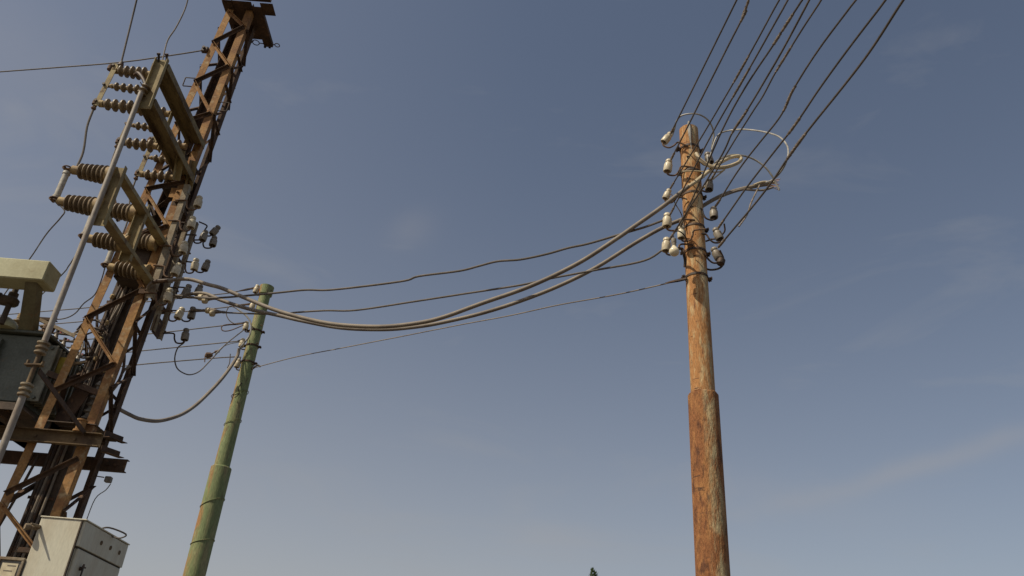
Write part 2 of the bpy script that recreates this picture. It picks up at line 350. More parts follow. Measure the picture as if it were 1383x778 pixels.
for z in (9.02, 9.6, 8.45): brace(1, z, z, w=0.03)
# head of the tower: plate, channels running away and a hanging end with eye bolts
c = leg_at(0, TOP)
bm = nb(); box(bm, (-4.40, 7.985, TOP + 0.004), (-3.985, 8.62, TOP + 0.016)); obj('head_plate', bm, 'rust_dark_shade', tower, False)
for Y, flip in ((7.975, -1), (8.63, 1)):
    bm = nb(); prism(bm, chan_prof(0.16, 0.06, 0.008), (-4.40, Y, TOP + 0.1), (-3.70 if flip < 0 else -3.99, Y, TOP + 0.1), (0, 0, 1), (0, flip, 0)); obj('crossarm', bm, 'rust_dark_shade', tower, False)
bm = nb(); prism(bm, chan_prof(0.13, 0.06, 0.008), (-3.915, 8.05, TOP - 0.01), (-3.915, 8.80, TOP - 0.01), (1, 0, 0), (0, 0, 1)); obj('crossarm', bm, 'rust_dark_shade', tower, False)
bm = nb(); prism(bm, chan_prof(0.13, 0.06, 0.008), (-4.33, 8.0, TOP - 0.012), (-4.33, 8.7, TOP - 0.012), (1, 0, 0), (0, 0, 1)); obj('crossarm', bm, 'rust_dark_shade', tower, False)
bm = nb(); box(bm, (-3.86, 7.99, TOP + 0.004), (-3.68, 8.2, TOP + 0.014)); obj('gusset', bm, 'rust_dark_shade', tower, False)
bm = nb()
for x in (-3.95, -3.88):
    tube(bm, [(x, 8.76, TOP + 0.06), (x, 8.76, TOP - 0.06)], 0.012, 8); bolt(bm, (x, 8.76, TOP - 0.06), (0, 0, 1), 0.02, 0.02)
obj('bolt', bm, 'iron', tower)
def eye(P, dirv, r=0.035, rr=0.007):
    P = V(P); d = V(dirv).normalized(); s = V((0, 0, 1)); bm = nb()
    tube(bm, [P, P + d * 0.06], rr, 8)
    cc = P + d * (0.06 + r)
    tube(bm, [cc + (-d * math.cos(t) + d.cross(s) * math.sin(t)) * r for t in [k * 2 * math.pi / 16 for k in range(17)]], rr, 6)
    return bm
obj('eye_bolt', eye((-3.86, 8.72, TOP - 0.03), (1, 0.1, 0)), 'iron', tower); obj('eye_bolt', eye((-3.97, 8.72, TOP - 0.03), (-1, -0.1, 0), 0.05), 'iron', tower)
bm = nb(); tube(bm, [(-4.10, 8.66, TOP - 0.05), (-4.16, 8.5, 10.0)], 0.008, 6); obj('tie_rod', bm, 'iron', tower)
# gusset plates
for fi, z in ((0, 7.2), (0, 6.62), (0, 4.15)):
    A = leg_at(1, z); bm = nb(); box(bm, (A.x - 0.16, A.y + 0.009, z - 0.07), (A.x - 0.01, A.y + 0.015, z + 0.07)); obj('gusset', bm, 'rust', tower, False)
for z in (4.05,):
    A = leg_at(2, z); bm = nb(); box(bm, (A.x - 0.04, A.y - 0.11, z - 0.1), (A.x + 0.02, A.y - 0.104, z + 0.1)); obj('gusset', bm, 'rust_dark_shade', tower, False)
# climbing loops on the legs
for (i, z) in ((1, 8.72), (1, 6.93), (0, 9.1), (3, 6.6)):
    A = leg_at(i, z); sg = 1 if i in (1, 2) else -1
    A = A + V((-0.03 * sg, 0.02, 0)); bm = nb()
    tube(bm, [A, A + V((0.17 * sg, 0, 0)), A + V((0.175 * sg, 0, -0.012)), A + V((0.175 * sg, 0, -0.14)), A + V((0.165 * sg, 0, -0.15)), A + V((0.05 * sg, 0, -0.15))], 0.008, 6)
    obj('step_bar', bm, 'iron', tower)
# insulator rails on the right side
RAIL = []
for (Y, z0, z1, wd) in ((8.0, 5.69, 7.27, 0.065), (8.28, 5.42, 7.15, 0.05), (8.5, 5.42, 7.06, 0.05)):
    bm = nb(); prism(bm, angle_prof(wd, 0.007), (-4.0, Y, z0), (-4.0, Y, z1), (-1, 0, 0), (0, 1, 0))
    for k in range(6):
        z = z0 + 0.12 + k * 0.27
        if z < z1 - 0.1: bolt(bm, (-3.9995, Y + 0.045, z), (1, 0, 0))
    obj('insulator_rail', bm, 'rail', tower, False)
for z in (5.78, 6.45, 7.0):
    bm = nb(); prism(bm, flat_prof(0.06, 0.008), (leg_at(1, z).x - 0.05, 8.035, z), (-4.06, 8.035, z), (0, 0, 1)); prism(bm, angle_prof(0.05, 0.006), (-4.064, 7.99, z), (-4.064, 8.58, z), (0, 0, 1), (-1, 0, 0)); obj('rail_bracket', bm, 'rust_dark_shade', tower, False)
bm = nb(); box(bm, (-4.02, 8.27, 5.40), (-4.012, 8.46, 5.62)); obj('gusset', bm, 'rust_dark_shade', tower, False)
bm = nb(); box(bm, (-4.58, 8.12, 5.98), (-4.24, 8.40, 6.42), 0.01); obj('drive_box', bm, 'duct', tower, False)
bm = nb(); box(bm, (-4.40, 8.14, 7.28), (-4.16, 8.42, 7.80), 0.01); obj('drive_box', bm, 'duct', tower, False)
for z in (6.5, 7.2, 7.86):
    bm = nb(); prism(bm, angle_prof(0.06, 0.006), leg_at(3, z) + V((0.02, -0.02, 0)), leg_at(1, z) + V((-0.02, 0.02, 0)), (0, 0, 1)); obj('diaphragm_brace', bm, 'rust_dark_shade', tower, False)
# transformer platform
def ibeam(name, A, B, m, h=0.12, w=0.06):
    t = 0.008; p = [(-w / 2, -h / 2), (w / 2, -h / 2), (w / 2, -h / 2 + t), (t / 2, -h / 2 + t), (t / 2, h / 2 - t), (w / 2, h / 2 - t), (w / 2, h / 2), (-w / 2, h / 2), (-w / 2, h / 2 - t), (-t / 2, h / 2 - t), (-t / 2, -h / 2 + t), (-w / 2, -h / 2 + t)]
    bm = nb(); prism(bm, p, A, B, (0, 1, 0), (0, 0, 1)); return obj(name, bm, m, tower, False)
bm = nb(); prism(bm, chan_prof(0.135, 0.06, 0.008), (-7.6, 8.01, 4.02), (-4.03, 8.01, 4.02), (0, 0, 1), (0, -1, 0))
for x in (-4.7, -4.3): bolt(bm, (x, 7.998, 4.02), (0, -1, 0), 0.016)
obj('platform_beam', bm, 'beam', tower, False)
bm = nb(); prism(bm, chan_prof(0.135, 0.06, 0.008), (-7.6, 8.60, 3.955), (-3.99, 8.60, 3.955), (0, 0, 1), (0, 1, 0))
for x in (-4.18, -4.1): bolt(bm, (x, 8.598, 3.955), (0, -1, 0), 0.02)
obj('platform_beam', bm, 'rust_dark_shade', tower, False)
bm = nb(); box(bm, (-7.5, 7.55, 4.185), (-4.745, 7.945, 4.20)); box(bm, (-7.5, 7.55, 4.125), (-4.745, 7.56, 4.184)); obj('added_shade_deck', bm, 'duct', tower, False)  # added deck; shades the left leg and darkens the band under the tank
for x in (-4.95, -5.9, -6.8):
    bm = nb(); prism(bm, chan_prof(0.08, 0.04, 0.006), (x, 7.565, 4.14), (x, 8.0, 4.14), (0, 0, 1), (1, 0, 0)); obj('platform_joist', bm, 'rust_dark_shade', tower, False)
for x in (-4.6, -5.2, -6.2):
    ibeam('platform_joist', (x, 8.02, 4.14), (x, 8.75, 4.14), 'duct', 0.10)
for k in range(4):                                        # planks of steel between the beams
    bm = nb(); box(bm, (-4.66, 8.03 + 0.14 * k, 4.195), (-4.16, 8.155 + 0.14 * k, 4.203)); obj('platform_plate', bm, 'duct', tower, False)
for x in (-4.75, -4.35):                                   # knee struts
    bm = nb(); prism(bm, angle_prof(0.05, 0.006), (x - 0.1, 8.55, 4.2), (x + 0.05, 8.1, 4.75), (1, 0, 0)); obj('knee_strut', bm, 'rust_dark_shade', tower, False)
bm = nb(); prism(bm, angle_prof(0.06, 0.006), (-4.9, 8.1, 4.72), (-4.25, 8.06, 4.52), (0, 0, 1), (0, 1, 0)); obj('brace', bm, 'rust_dark_shade', tower, False)
bm = nb(); prism(bm, flat_prof(0.16, 0.012), (-4.66, 8.2, 4.12), (-4.5, 8.2, 4.62), (1, 0, 0)); obj('knee_strut', bm, 'rust_dark_shade', tower, False)
bm = nb()
lathe(bm, [(0, 0.06), (0.02, 0.06), (0.025, 0.045), (0.11, 0.045), (0.115, 0.055), (0.13, 0.055)], (-4.28, 7.985, 4.09), (0, 0, 1), 14); obj('bolt', bm, 'rust', tower)
for y, z in ((8.05, 4.08), (8.08, 3.93)):
    bm = nb(); prism(bm, angle_prof(0.07, 0.007), (-4.05, y, z), (-3.98, y + 0.28, z + 0.03), (0, 0, 1)); obj('gusset', bm, 'rust_dark_shade', tower, False)

# cable duct and cables inside the tower
duct = thing('cable_duct', 'dark brown cable trough running down inside the lattice tower', 'cable duct', (-4.74, 8.45, 2.2))
bm = nb(); prism(bm, chan_prof(0.25, 0.09, 0.006), (-4.765, 8.42, 0.02), (-4.55, 8.42, 6.25), (1, 0, 0), (0, 1, 0)); obj('trough', bm, 'duct', duct, False)
for z in (2.6, 3.5, 4.9, 5.8):
    x = -4.765 + 0.215 * z / 6.23
    bm = nb(); prism(bm, flat_prof(0.03, 0.006), (x - 0.14, 8.405, z), (x + 0.14, 8.405, z), (0, 0, 1)); obj('strap', bm, 'rust_dark_shade', duct, False)
def cable_thing(name, pts, r, m, label, cat, group=None, per=4, sides=8, wob=0.0):
    p = catmull(pts, per)
    if wob: p = wobble(p, wob, rnd.random() * 10)
    bm = nb(); tube(bm, p, r, sides)
    return tag(obj(name, bm, m, origin=pts[0]), label, cat, group)
for k, (r, m) in enumerate(((0.016, 'iron'), (0.019, 'iron'), (0.016, 'cable'), (0.017, 'iron'), (0.014, 'cable'))):  # darker cables carry the shade of the trough in their colour
    f = k * 0.035 - 0.07
    lab = ('shade-darkened cable at the left edge of the bundle on the dark cable trough', 'thickest shade-darkened cable in the bundle on the dark cable trough',
           'grey cable in the middle of the bundle on the dark cable trough', 'thinner shade-darkened cable between two grey ones on the dark cable trough',
           'thin grey cable at the right edge of the bundle on the dark cable trough')[k]
    pts = [(-4.52 + f, 8.38, 6.1), (-4.56 + f * 0.9, 8.37, 5.6), (-4.585 + f, 8.365, 5.2), (-4.60 + f, 8.37, 4.8), (-4.62 + f, 8.38, 4.3), (-4.65 + f, 8.38, 3.6), (-4.69 + f, 8.38, 2.6), (-4.74 + f, 8.38, 1.0), (-4.76 + f, 8.38, 0.0)]
    cable_thing('power_cable', pts, r, m, lab, 'cable', 'cables running down inside the tower', wob=0.012)
for k in range(2):
    pts = [(-4.80 - 0.06 * k, 8.36, 3.95), (-4.86 - 0.07 * k, 8.34, 3.5), (-4.94 - 0.06 * k, 8.34, 3.1), (-5.04 - .05 * k, 8.34, 2.6), (-5.1, 8.34, 1.2), (-5.12, 8.34, 0)]
    cable_thing('power_cable', pts, 0.014, 'iron', ('loose black cable hanging beside the dark trough below the platform', 'outermost loose black cable hanging left of the dark trough below the platform')[k], 'cable', 'cables running down inside the tower')

# ------------------------------------------------------------------ high voltage insulators
def hv_body(bm, base, axis, length, n, r0, r1, rs, cap=0.06):
    """ribbed body: n sheds of radius rs on a core tapering r0 -> r1"""
    prof = [(cap, r0 * 0.9)]
    pitch = (length - 2 * cap) / n
    for i in range(n):
        h = cap + i * pitch; f = i / max(1, n - 1); rc = r0 + (r1 - r0) * f; rr = rs * (1 - 0.18 * f)
        prof += [(h + pitch * 0.12, rc), (h + pitch * 0.30, rr), (h + pitch * 0.48, rr * 0.97), (h + pitch * 0.78, rc)]
    prof += [(length - cap, r1 * 0.9)]
    lathe(bm, prof, base, axis, 18)
def hv_insulator(root, base, axis, length, n, r0, r1, rs, cap=0.07, caps='cap'):
    base = V(base); ax = V(axis).normalized()
    bm = nb(); hv_body(bm, base, ax, length, n, r0, r1, rs, cap); b = obj('post_insulator', bm, 'glaze', root)
    bm = nb(); lathe(bm, [(0, r0 * 1.25), (0.012, r0 * 1.25), (0.016, r0 * 1.12), (cap + 0.004, r0 * 1.08)], base, ax, 16); obj('base_cap', bm, caps, b)
    bm = nb(); lathe(bm, [(length - cap - 0.004, r1 * 1.1), (length - 0.02, r1 * 1.15), (length - 0.015, r1 * 0.8), (length, r1 * 0.8)], base, ax, 16); obj('end_cap', bm, caps, b)
    return b
AX = V((-1, -0.04, 0.03)).normalized()
sw = thing('disconnect_switch', 'khaki three pole disconnect switch with brown ribbed insulators high on the left of the tower', 'disconnect switch', (-4.1, 7.4, 7.3))
for z in (7.92, 7.40):
    bm = nb(); prism(bm, chan_prof(0.19, 0.085, 0.009), (-4.115, 6.72, z + 0.06), (-4.115, 8.1, z + 0.06), (1, 0, 0), (0, 0, -1)); 
    obj('arm_beam', bm, 'stained', sw, False)
bm = nb(); prism(bm, chan_prof(0.14, 0.05, 0.008), (-4.10, 6.712, 7.30), (-4.10, 6.712, 8.02), (1, 0, 0), (0, -1, 0)); obj('end_post', bm, 'khaki', sw, False)
bm = nb()
for x in (-4.14, -4.05): tube(bm, [(x, 6.74, 7.95), (x, 6.66, 8.05)], 0.014, 8); bolt(bm, (x, 6.66, 8.05), (0, -1, 0.7), 0.022, 0.02)
obj('bolt', bm, 'iron', sw)
for k, Y in enumerate((6.83, 7.48, 8.08)):
    xb = -4.24
    if k == 1:
        bm = nb(); prism(bm, flat_prof(0.07, 0.01), (xb + 0.012, Y, 7.34), (xb + 0.012, Y, 8.0), (0, 1, 0), (1, 0, 0)); obj('pole_plate', bm, 'khaki', sw, False)
    for z in (7.90, 7.40):
        hv_insulator(sw, (xb if k else -4.23, Y, z), AX, 0.45, 4 if z < 7.6 else 5, 0.036, 0.036, 0.080, 0.06)
    # thin drive insulator swinging the blade
    hv_insulator(sw, (-4.18, Y - 0.02, 7.64), V((-1, -0.03, 0.05)), 0.44, 5, 0.024, 0.024, 0.060, 0.03)
    bm = nb(); prism(bm, angle_prof(0.055, 0.008), (-4.665, Y - 0.05, 7.985), (-4.70, Y - 0.05, 7.36), (1, 0, 0), (0, 1, 0)); bl = obj('blade', bm, 'khaki', sw, False)
    for z in (7.95, 7.66, 7.42):
        bm = nb(); bolt(bm, (-4.66 - (7.985 - z) * 0.05, Y - 0.051, z), (0, -1, 0), 0.016, 0.02); tube(bm, [(-4.68, Y - 0.02, z), (-4.60, Y - 0.02, z)], 0.012, 8)
        obj('bolt', bm, 'iron', bl)
    for z in (7.93, 7.41):
        bm = nb(); lathe(bm, [(0, 0.03), (0.05, 0.03), (0.055, 0.022), (0.075, 0.022)], (-4.70, Y - 0.03, z - 0.03), (0, 0, 1), 10); obj('contact', bm, 'hook', bl)
# crank shaft along the arms with levers
bm = nb(); tube(bm, [(-4.19, 6.70, 7.64), (-4.19, 8.12, 7.64)], 0.018, 10); obj('crank_shaft', bm, 'rust_dark_shade', sw)
for k, Y in enumerate((6.83, 7.48, 8.08)):
    bm = nb(); prism(bm, flat_prof(0.04, 0.01), (-4.19, Y - 0.02, 7.6), (-4.30, Y - 0.02, 7.75), (0, 1, 0)); obj('crank_lever', bm, 'rust_dark_shade', sw, False)
bm = nb(); lathe(bm, [(0, 0.02), (0.01, 0.05), (0.02, 0.05), (0.03, 0.025), (0.05, 0.025), (0.06, 0.05), (0.07, 0.05), (0.08, 0.025), (0.10, 0.025), (0.11, 0.05), (0.12, 0.05), (0.13, 0.025)], (-4.17, 6.67, 7.46), (0.25, 0, 1), 14); obj('rod_insulator', bm, 'glaze', sw)
bm = nb(); tube(bm, catmull([(-4.155, 6.66, 7.57), at(198, 121, 6.67), at(194, 108, 6.69), at(187, 99, 6.72), at(182, 101, 6.76)], 4), 0.02, 8); obj('crank_lever', bm, 'iron', sw)
for (x, y, z) in ((-4.06, 7.98, 7.62), (-4.1, 7.7, 7.55)):
    bm = nb(); prism(bm, angle_prof(0.07, 0.008), (x, y, z), (x - 0.05, y + 0.2, z - 0.3), (1, 0, 0)); obj('bracket', bm, 'khaki', sw, False)

fb = thing('fuse_bank', 'khaki frame holding three pale fuse barrels on ribbed brown insulators halfway up the tower', 'fuse bank', (-4.1, 7.4, 5.9))
for z in (6.40, 5.88):
    bm = nb(); prism(bm, chan_prof(0.10, 0.05, 0.007), (-4.10, 6.74, z), (-4.10, 8.06, z), (1, 0, 0), (0, 0, 1)); obj('arm_beam', bm, 'khaki', fb, False)
for k, Y in enumerate((6.82, 7.50, 8.10)):
    if k < 2:
        bm = nb(); prism(bm, chan_prof(0.12, 0.05, 0.007), (-4.115, Y - 0.07, 5.80), (-4.115, Y - 0.07, 6.52), (1, 0, 0), (0, -1, 0))
        for z in (6.46, 6.05): bolt(bm, (-4.08, Y - 0.07, z), (0, -1, 0), 0.013)
        obj('pole_post', bm, 'khaki', fb, False)
    for z in (6.43, 6.03):
        hv_insulator(fb, (-4.165, Y - 0.04, z), V((-1, -0.02, 0.08)), 0.47, 6, 0.084, 0.042, 0.104, 0.08)
    bm = nb(); lathe(bm, [(0, 0.036), (0.03, 0.038), (0.035, 0.031), (0.30, 0.031), (0.305, 0.038), (0.335, 0.036)], (-4.655, Y - 0.06, 6.09), (0.0, 0, 1), 16); ft = obj('fuse_barrel', bm, 'fuse', fb)
    for z in (6.465, 6.075):
        bm = nb(); prism(bm, flat_prof(0.05, 0.012), (-4.58, Y - 0.06, z), (-4.70, Y - 0.06, z), (0, 1, 0)); tube(bm, [(-4.69, Y - 0.09, z), (-4.69, Y - 0.02, z + 0.005)], 0.018, 8); 
        tube(bm, [(-4.66 + 0.045 * math.cos(t), Y - 0.06 + 0.045 * math.sin(t), z + 0.008) for t in [q * 2 * math.pi / 12 for q in range(13)]], 0.008, 6)
        obj('fuse_clip', bm, 'hook', ft)

# operating rod down the tower
rod = thing('operating_rod', 'long grey steel operating pipe hanging down in front of the switchgear', 'operating rod', (-4.13, 6.64, 0.9))
bm = nb(); tube(bm, [(-4.155, 6.64, 7.46), (-4.135, 6.63, 5.6), (-4.128, 6.63, 4.47)], 0.027, 12); obj('pipe', bm, 'pipe', rod)
bm = nb(); tube(bm, [(-4.128, 6.63, 4.0), (-4.125, 6.63, 0.9)], 0.03, 12); obj('pipe', bm, 'pipe', rod)
for z in (4.36, 3.96):
    bm = nb(); lathe(bm, [(0, 0.03), (0.01, 0.052), (0.025, 0.052), (0.035, 0.032), (0.045, 0.032), (0.055, 0.054), (0.07, 0.054), (0.08, 0.034), (0.09, 0.034), (0.10, 0.056), (0.115, 0.056), (0.125, 0.03)], (-4.128, 6.63, z - 0.02), (0, 0, 1), 14); obj('rod_insulator', bm, 'rail', rod)
bm = nb(); tube(bm, [(-4.128, 6.63, 4.0), (-4.128, 6.63, 4.40)], 0.02, 10)
prism(bm, flat_prof(0.06, 0.012), (-4.21, 6.63, 4.225), (-4.06, 6.63, 4.235), (0, 1, 0)); 
for x in (-4.2, -4.07): bolt(bm, (x, 6.63, 4.24), (0, 0, 1), 0.014, 0.04)
obj('coupling', bm, 'beam', rod)
bm = nb(); prism(bm, flat_prof(0.05, 0.01), (-4.10, 6.66, 4.2), (-4.22, 7.99, 4.08), (0, 0, 1)); obj('guide_bracket', bm, 'rust_dark_shade', rod, False)

# ------------------------------------------------------------------ transformer
tf = thing('transformer', 'grey green oil transformer with olive conservator on the platform at the left edge', 'transformer', (-5.6, 8.5, 4.3))
bm = nb(); box(bm, (-7.4, 8.02, 4.36), (-5.0, 9.02, 5.13), 0.02); tank = obj('tank', bm, 'tank', tf, False)
for x in (-7.1, -6.7, -6.3, -5.9, -5.48):
    bm = nb(); prism(bm, chan_prof(0.12, 0.05, 0.006), (x, 8.018, 4.5), (x, 8.018, 5.05), (1, 0, 0), (0, -1, 0)); obj('stiffener', bm, 'tank', tank, False)
bm = nb(); box(bm, (-7.45, 7.97, 5.135), (-4.95, 9.07, 5.165), 0.004)
for k in range(12): bolt(bm, (-7.3 + 0.2 * k, 7.99, 5.166), (0, 0, 1), 0.014)
for k in range(5): bolt(bm, (-4.97, 8.1 + 0.2 * k, 5.166), (0, 0, 1), 0.014)
lid = obj('lid', bm, 'tank', tf, False)
bm = nb(); box(bm, (-7.4, 8.0, 4.29), (-4.98, 9.04, 4.355)); obj('base_frame', bm, 'duct', tf, False)
for k in range(12):
    Y = 8.10 + 0.078 * k
    if k == 4: continue
    bm = nb(); box(bm, (-4.998, Y, 4.42), (-4.87, Y + 0.022, 5.07), 0.006); obj('radiator_fin', bm, 'fin', tf, False)
yp, yq, yr = at(81, 478, 8.22), at(92, 483, 8.22), at(78, 508, 8.22)
bm = nb(); box(bm, (yp.x, 8.22, yr.z), (yq.x, 8.24, yq.z), 0.003); obj('end_plate', bm, 'yellow', tf, False)
for z in (4.46, 5.03):
    bm = nb(); tube(bm, [(-4.93, 8.08, z), (-4.93, 9.0, z)], 0.02, 10); obj('header_pipe', bm, 'tank', tf)
# conservator
bm = nb(); box(bm, (-7.1, 7.44, 5.512), (-4.90, 7.715, 5.748), 0.012); cons = obj('conservator', bm, 'cons', tf, False)
bm = nb(); lathe(bm, [(0, 0.03), (0.02, 0.03), (0.025, 0.02), (0.06, 0.02), (0.065, 0.028), (0.08, 0.02)], (-5.12, 7.62, 5.748), (0, 0, 1), 12); obj('filler_cap', bm, 'porc', cons)
for dx in (0, -1.7):
  bm = nb()
  P0_ = ((-5.11, 7.50, 5.51), (-4.99, 7.50, 5.51), (-4.99, 7.64, 5.51), (-5.11, 7.64, 5.51)); P1_ = ((-5.30, 7.98, 5.168), (-5.14, 7.98, 5.168), (-5.14, 8.10, 5.168), (-5.30, 8.10, 5.168))
  v0 = [bm.verts.new((p[0] + dx, p[1], p[2])) for p in P0_]; v1 = [bm.verts.new((p[0] + dx, p[1], p[2])) for p in P1_]
  bm.faces.new(v0); bm.faces.new(list(reversed(v1)))
  for i in range(4): bm.faces.new((v0[i], v1[i], v1[(i + 1) % 4], v0[(i + 1) % 4]))
  obj('support_bracket', bm, 'support', tf, False)
bm = nb(); lathe(bm, [(0, 0.03), (0.13, 0.03)], (-5.42, 7.86, 5.52), (0, 0, 1), 12)
lathe(bm, [(0, 0.07), (0.02, 0.085), (0.06, 0.085), (0.09, 0.05), (0.14, 0.05)], (-5.42, 7.86, 5.40), (0, 0, 1), 16)
lathe(bm, [(0, 0.03), (0.24, 0.03)], (-5.42, 7.86, 5.166), (0, 0, 1), 12)
lathe(bm, [(0, 0.06), (0.1, 0.06), (0.105, 0.075), (0.13, 0.075)], (-5.42, 7.86, 5.44), (-1, -0.3, 0), 14); obj('relay', bm, 'duct', tf)
bm = nb(); lathe(bm, [(0, 0.16), (0.03, 0.16), (0.05, 0.15), (0.10, 0.11), (0.14, 0.04)], (-5.48, 8.0, 5.168), (0, 0, 1), 20); obj('cover_dome', bm, 'cons', tf)
bm = nb(); lathe(bm, [(0, 0.05), (0.06, 0.05), (0.07, 0.06), (0.12, 0.06), (0.15, 0.03)], (-5.08, 8.1, 5.168), (0.3, 0, 1), 14); obj('breather', bm, 'hook', tf)
# hv bushings at the rear, lv terminals at the right
for k in range(3):
    B = V((-5.98 + 0.27 * k, 8.45 + 0.1 * k, 5.166)); hv_insulator(tf, B, (0, 0, 1), 0.46, 5, 0.05, 0.03, 0.075, 0.06)
for k in range(4):
    Y = 8.24 + 0.19 * k; x = -5.03
    bm = nb(); lathe(bm, [(0, 0.035), (0.03, 0.035), (0.035, 0.025), (0.05, 0.035), (0.065, 0.025), (0.10, 0.02)], (x, Y, 5.166), (0, 0, 1), 12); b = obj('low_voltage_bushing', bm, 'porc_grey', tf)
    bm = nb(); prism(bm, flat_prof(0.035, 0.012), (x - 0.06, Y, 5.27), (x + 0.17, Y, 5.262), (0, 1, 0)); bolt(bm, (x, Y, 5.28), (0, 0, 1), 0.02, 0.03); tube(bm, [(x + 0.10, Y, 5.272), (x + 0.10, Y, 5.31)], 0.011, 8); obj('terminal', bm, 'iron', b)
    bm = nb(); lathe(bm, [(0, 0.013), (0.018, 0.013)], (x + 0.04, Y, 5.276), (0, 0, 1), 10); obj('phase_mark', bm, 'red', b)
    pts = [(x + 0.10, Y, 5.28), (x + 0.24, Y, 5.28 + 0.02 * (k % 2)), (x + 0.33, Y, 5.16), (x + 0.36, Y - 0.02, 5.0 + 0.06 * k), (-4.60 + 0.03 * k, 8.4, 5.1 + 0.03 * k), (-4.585 + 0.02 * k, 8.355, 5.02), (-4.60 + .02 * k, 8.35, 4.6)]
    cable_thing('terminal_lead', pts, 0.011, 'iron' if k % 2 else 'cable', 'black lead looping from the %s transformer terminal to the cable trough' % ('front', 'second', 'third', 'rearmost')[k] if k % 2 else 'grey lead looping from the %s transformer terminal to the cable trough' % ('front', 'second', 'third', 'rearmost')[k], 'cable', 'leads from the transformer terminals')
bm = nb(); prism(bm, angle_prof(0.035, 0.005), (-5.2, 8.05, 5.34), (-4.72, 8.05, 5.16), (0, 0, 1), (0, 1, 0)); obj('stay_bracket', bm, 'rail', tf, False)
bm = nb(); prism(bm, angle_prof(0.035, 0.005), (-5.25, 8.06, 5.34), (-4.98, 8.06, 5.345), (0, 0, 1), (0, 1, 0)); obj('stay_bracket', bm, 'rust_dark_shade', tf, False)
bm = nb(); prism(bm, angle_prof(0.04, 0.005), (-4.60, 8.52, 5.10), (-4.98, 8.3, 4.86), (0, 0, 1), (0, -1, 0)); obj('stay_bracket', bm, 'rail', tf, False)
# ribbed bushing seen behind the right leg
bm = nb(); hv_body(bm, (-4.44, 8.32, 4.30), (0.06, 0, 1), 0.5, 6, 0.022, 0.022, 0.05, 0.02)
sa = thing('surge_arrester', 'small ribbed grey arrester standing inside the tower behind its lit right leg', 'surge arrester', (-4.44, 8.32, 4.21)); obj('ribbed_body', bm, 'porc_grey', sa)
bm = nb(); lathe(bm, [(0, 0.05), (0.03, 0.05), (0.035, 0.03), (0.10, 0.03)], (-4.445, 8.32, 4.205), (0.06, 0, 1), 12); obj('base', bm, 'rust_dark_shade', sa)
bm = nb(); lathe(bm, [(0, 0.024), (0.03, 0.024), (0.035, 0.01), (0.07, 0.01)], (-4.412, 8.32, 4.785), (0.06, 0, 1), 10); obj('terminal', bm, 'iron', sa)

# ------------------------------------------------------------------ cabinet and meter box
X0, X1, Y0, Y1, ZT, ZB = -4.083, -3.679, 7.50, 8.53, 3.14, 1.75
cab = thing('distribution_cabinet', 'chalky white sheet steel cabinet bolted to the tower base, three round vents near its top', 'cabinet', (-3.88, 8.0, ZB))
bm = nb(); box(bm, (X0, Y0, ZB), (X1 - 0.03, Y1, ZT - 0.012), 0.006); obj('body', bm, 'white_paint', cab, False)
bm = nb(); box(bm, (X0 - 0.008, Y0 - 0.008, ZT - 0.012), (X1 + 0.008, Y1 + 0.008, ZT), 0.003); obj('lid', bm, 'white_paint', cab, False)
bm = nb(); box(bm, (X1 - 0.030, Y0 + 0.012, ZT - 0.235), (X1, Y1 - 0.004, ZT - 0.016), 0.004); pn = obj('vent_panel', bm, 'white_paint', cab, False)
for k in range(3):
    y = Y0 + 0.42 + 0.22 * k
    bm = nb(); lathe(bm, [(0, 0.020), (0.006, 0.021), (0.008, 0.013), (0.003, 0.011)], (X1 + 0.0005, y, ZT - 0.12), (1, 0, 0), 16); obj('vent', bm, 'beam', pn)
bm = nb(); box(bm, (X1 - 0.030, Y0 + 0.035, ZB + 0.02), (X1 - 0.002, Y1 - 0.03, ZT - 0.25), 0.008); dr = obj('door', bm, 'white_paint', cab, False)
bm = nb(); lathe(bm, [(0, 0.018), (0.012, 0.018), (0.014, 0.01), (0.03, 0.01)], (X1 - 0.001, Y0 + 0.17, ZT - 0.40), (1, 0, 0), 12)
prism(bm, flat_prof(0.018, 0.010), (X1 + 0.022, Y0 + 0.17, ZT - 0.36), (X1 + 0.022, Y0 + 0.17, ZT - 0.50), (0, 1, 0), (1, 0, 0)); prism(bm, flat_prof(0.012, 0.009), (X1 + 0.022, Y0 + 0.15, ZT - 0.38), (X1 + 0.022, Y0 + 0.215, ZT - 0.385), (0, 0, 1), (1, 0, 0)); obj('handle', bm, 'iron', dr, False)
for z in (ZT - 0.38, ZT - 1.0):
    bm = nb(); tube(bm, [(X1 + 0.006, Y1 - 0.03, z - 0.04), (X1 + 0.006, Y1 - 0.03, z + 0.04)], 0.01, 8); obj('hinge', bm, 'white_paint', dr)
bm = nb(); box(bm, (X1 - 0.040, Y0 - 0.004, ZB + 0.01), (X1 - 0.0285, Y0 + 0.02, ZT - 0.014)); obj('door_seal', bm, 'duct', cab, False)
bm = nb(); box(bm, (X1 - 0.029, Y0 + 0.02, ZT - 0.249), (X1 - 0.012, Y1 - 0.02, ZT - 0.236)); obj('door_seal', bm, 'seam', cab, False)
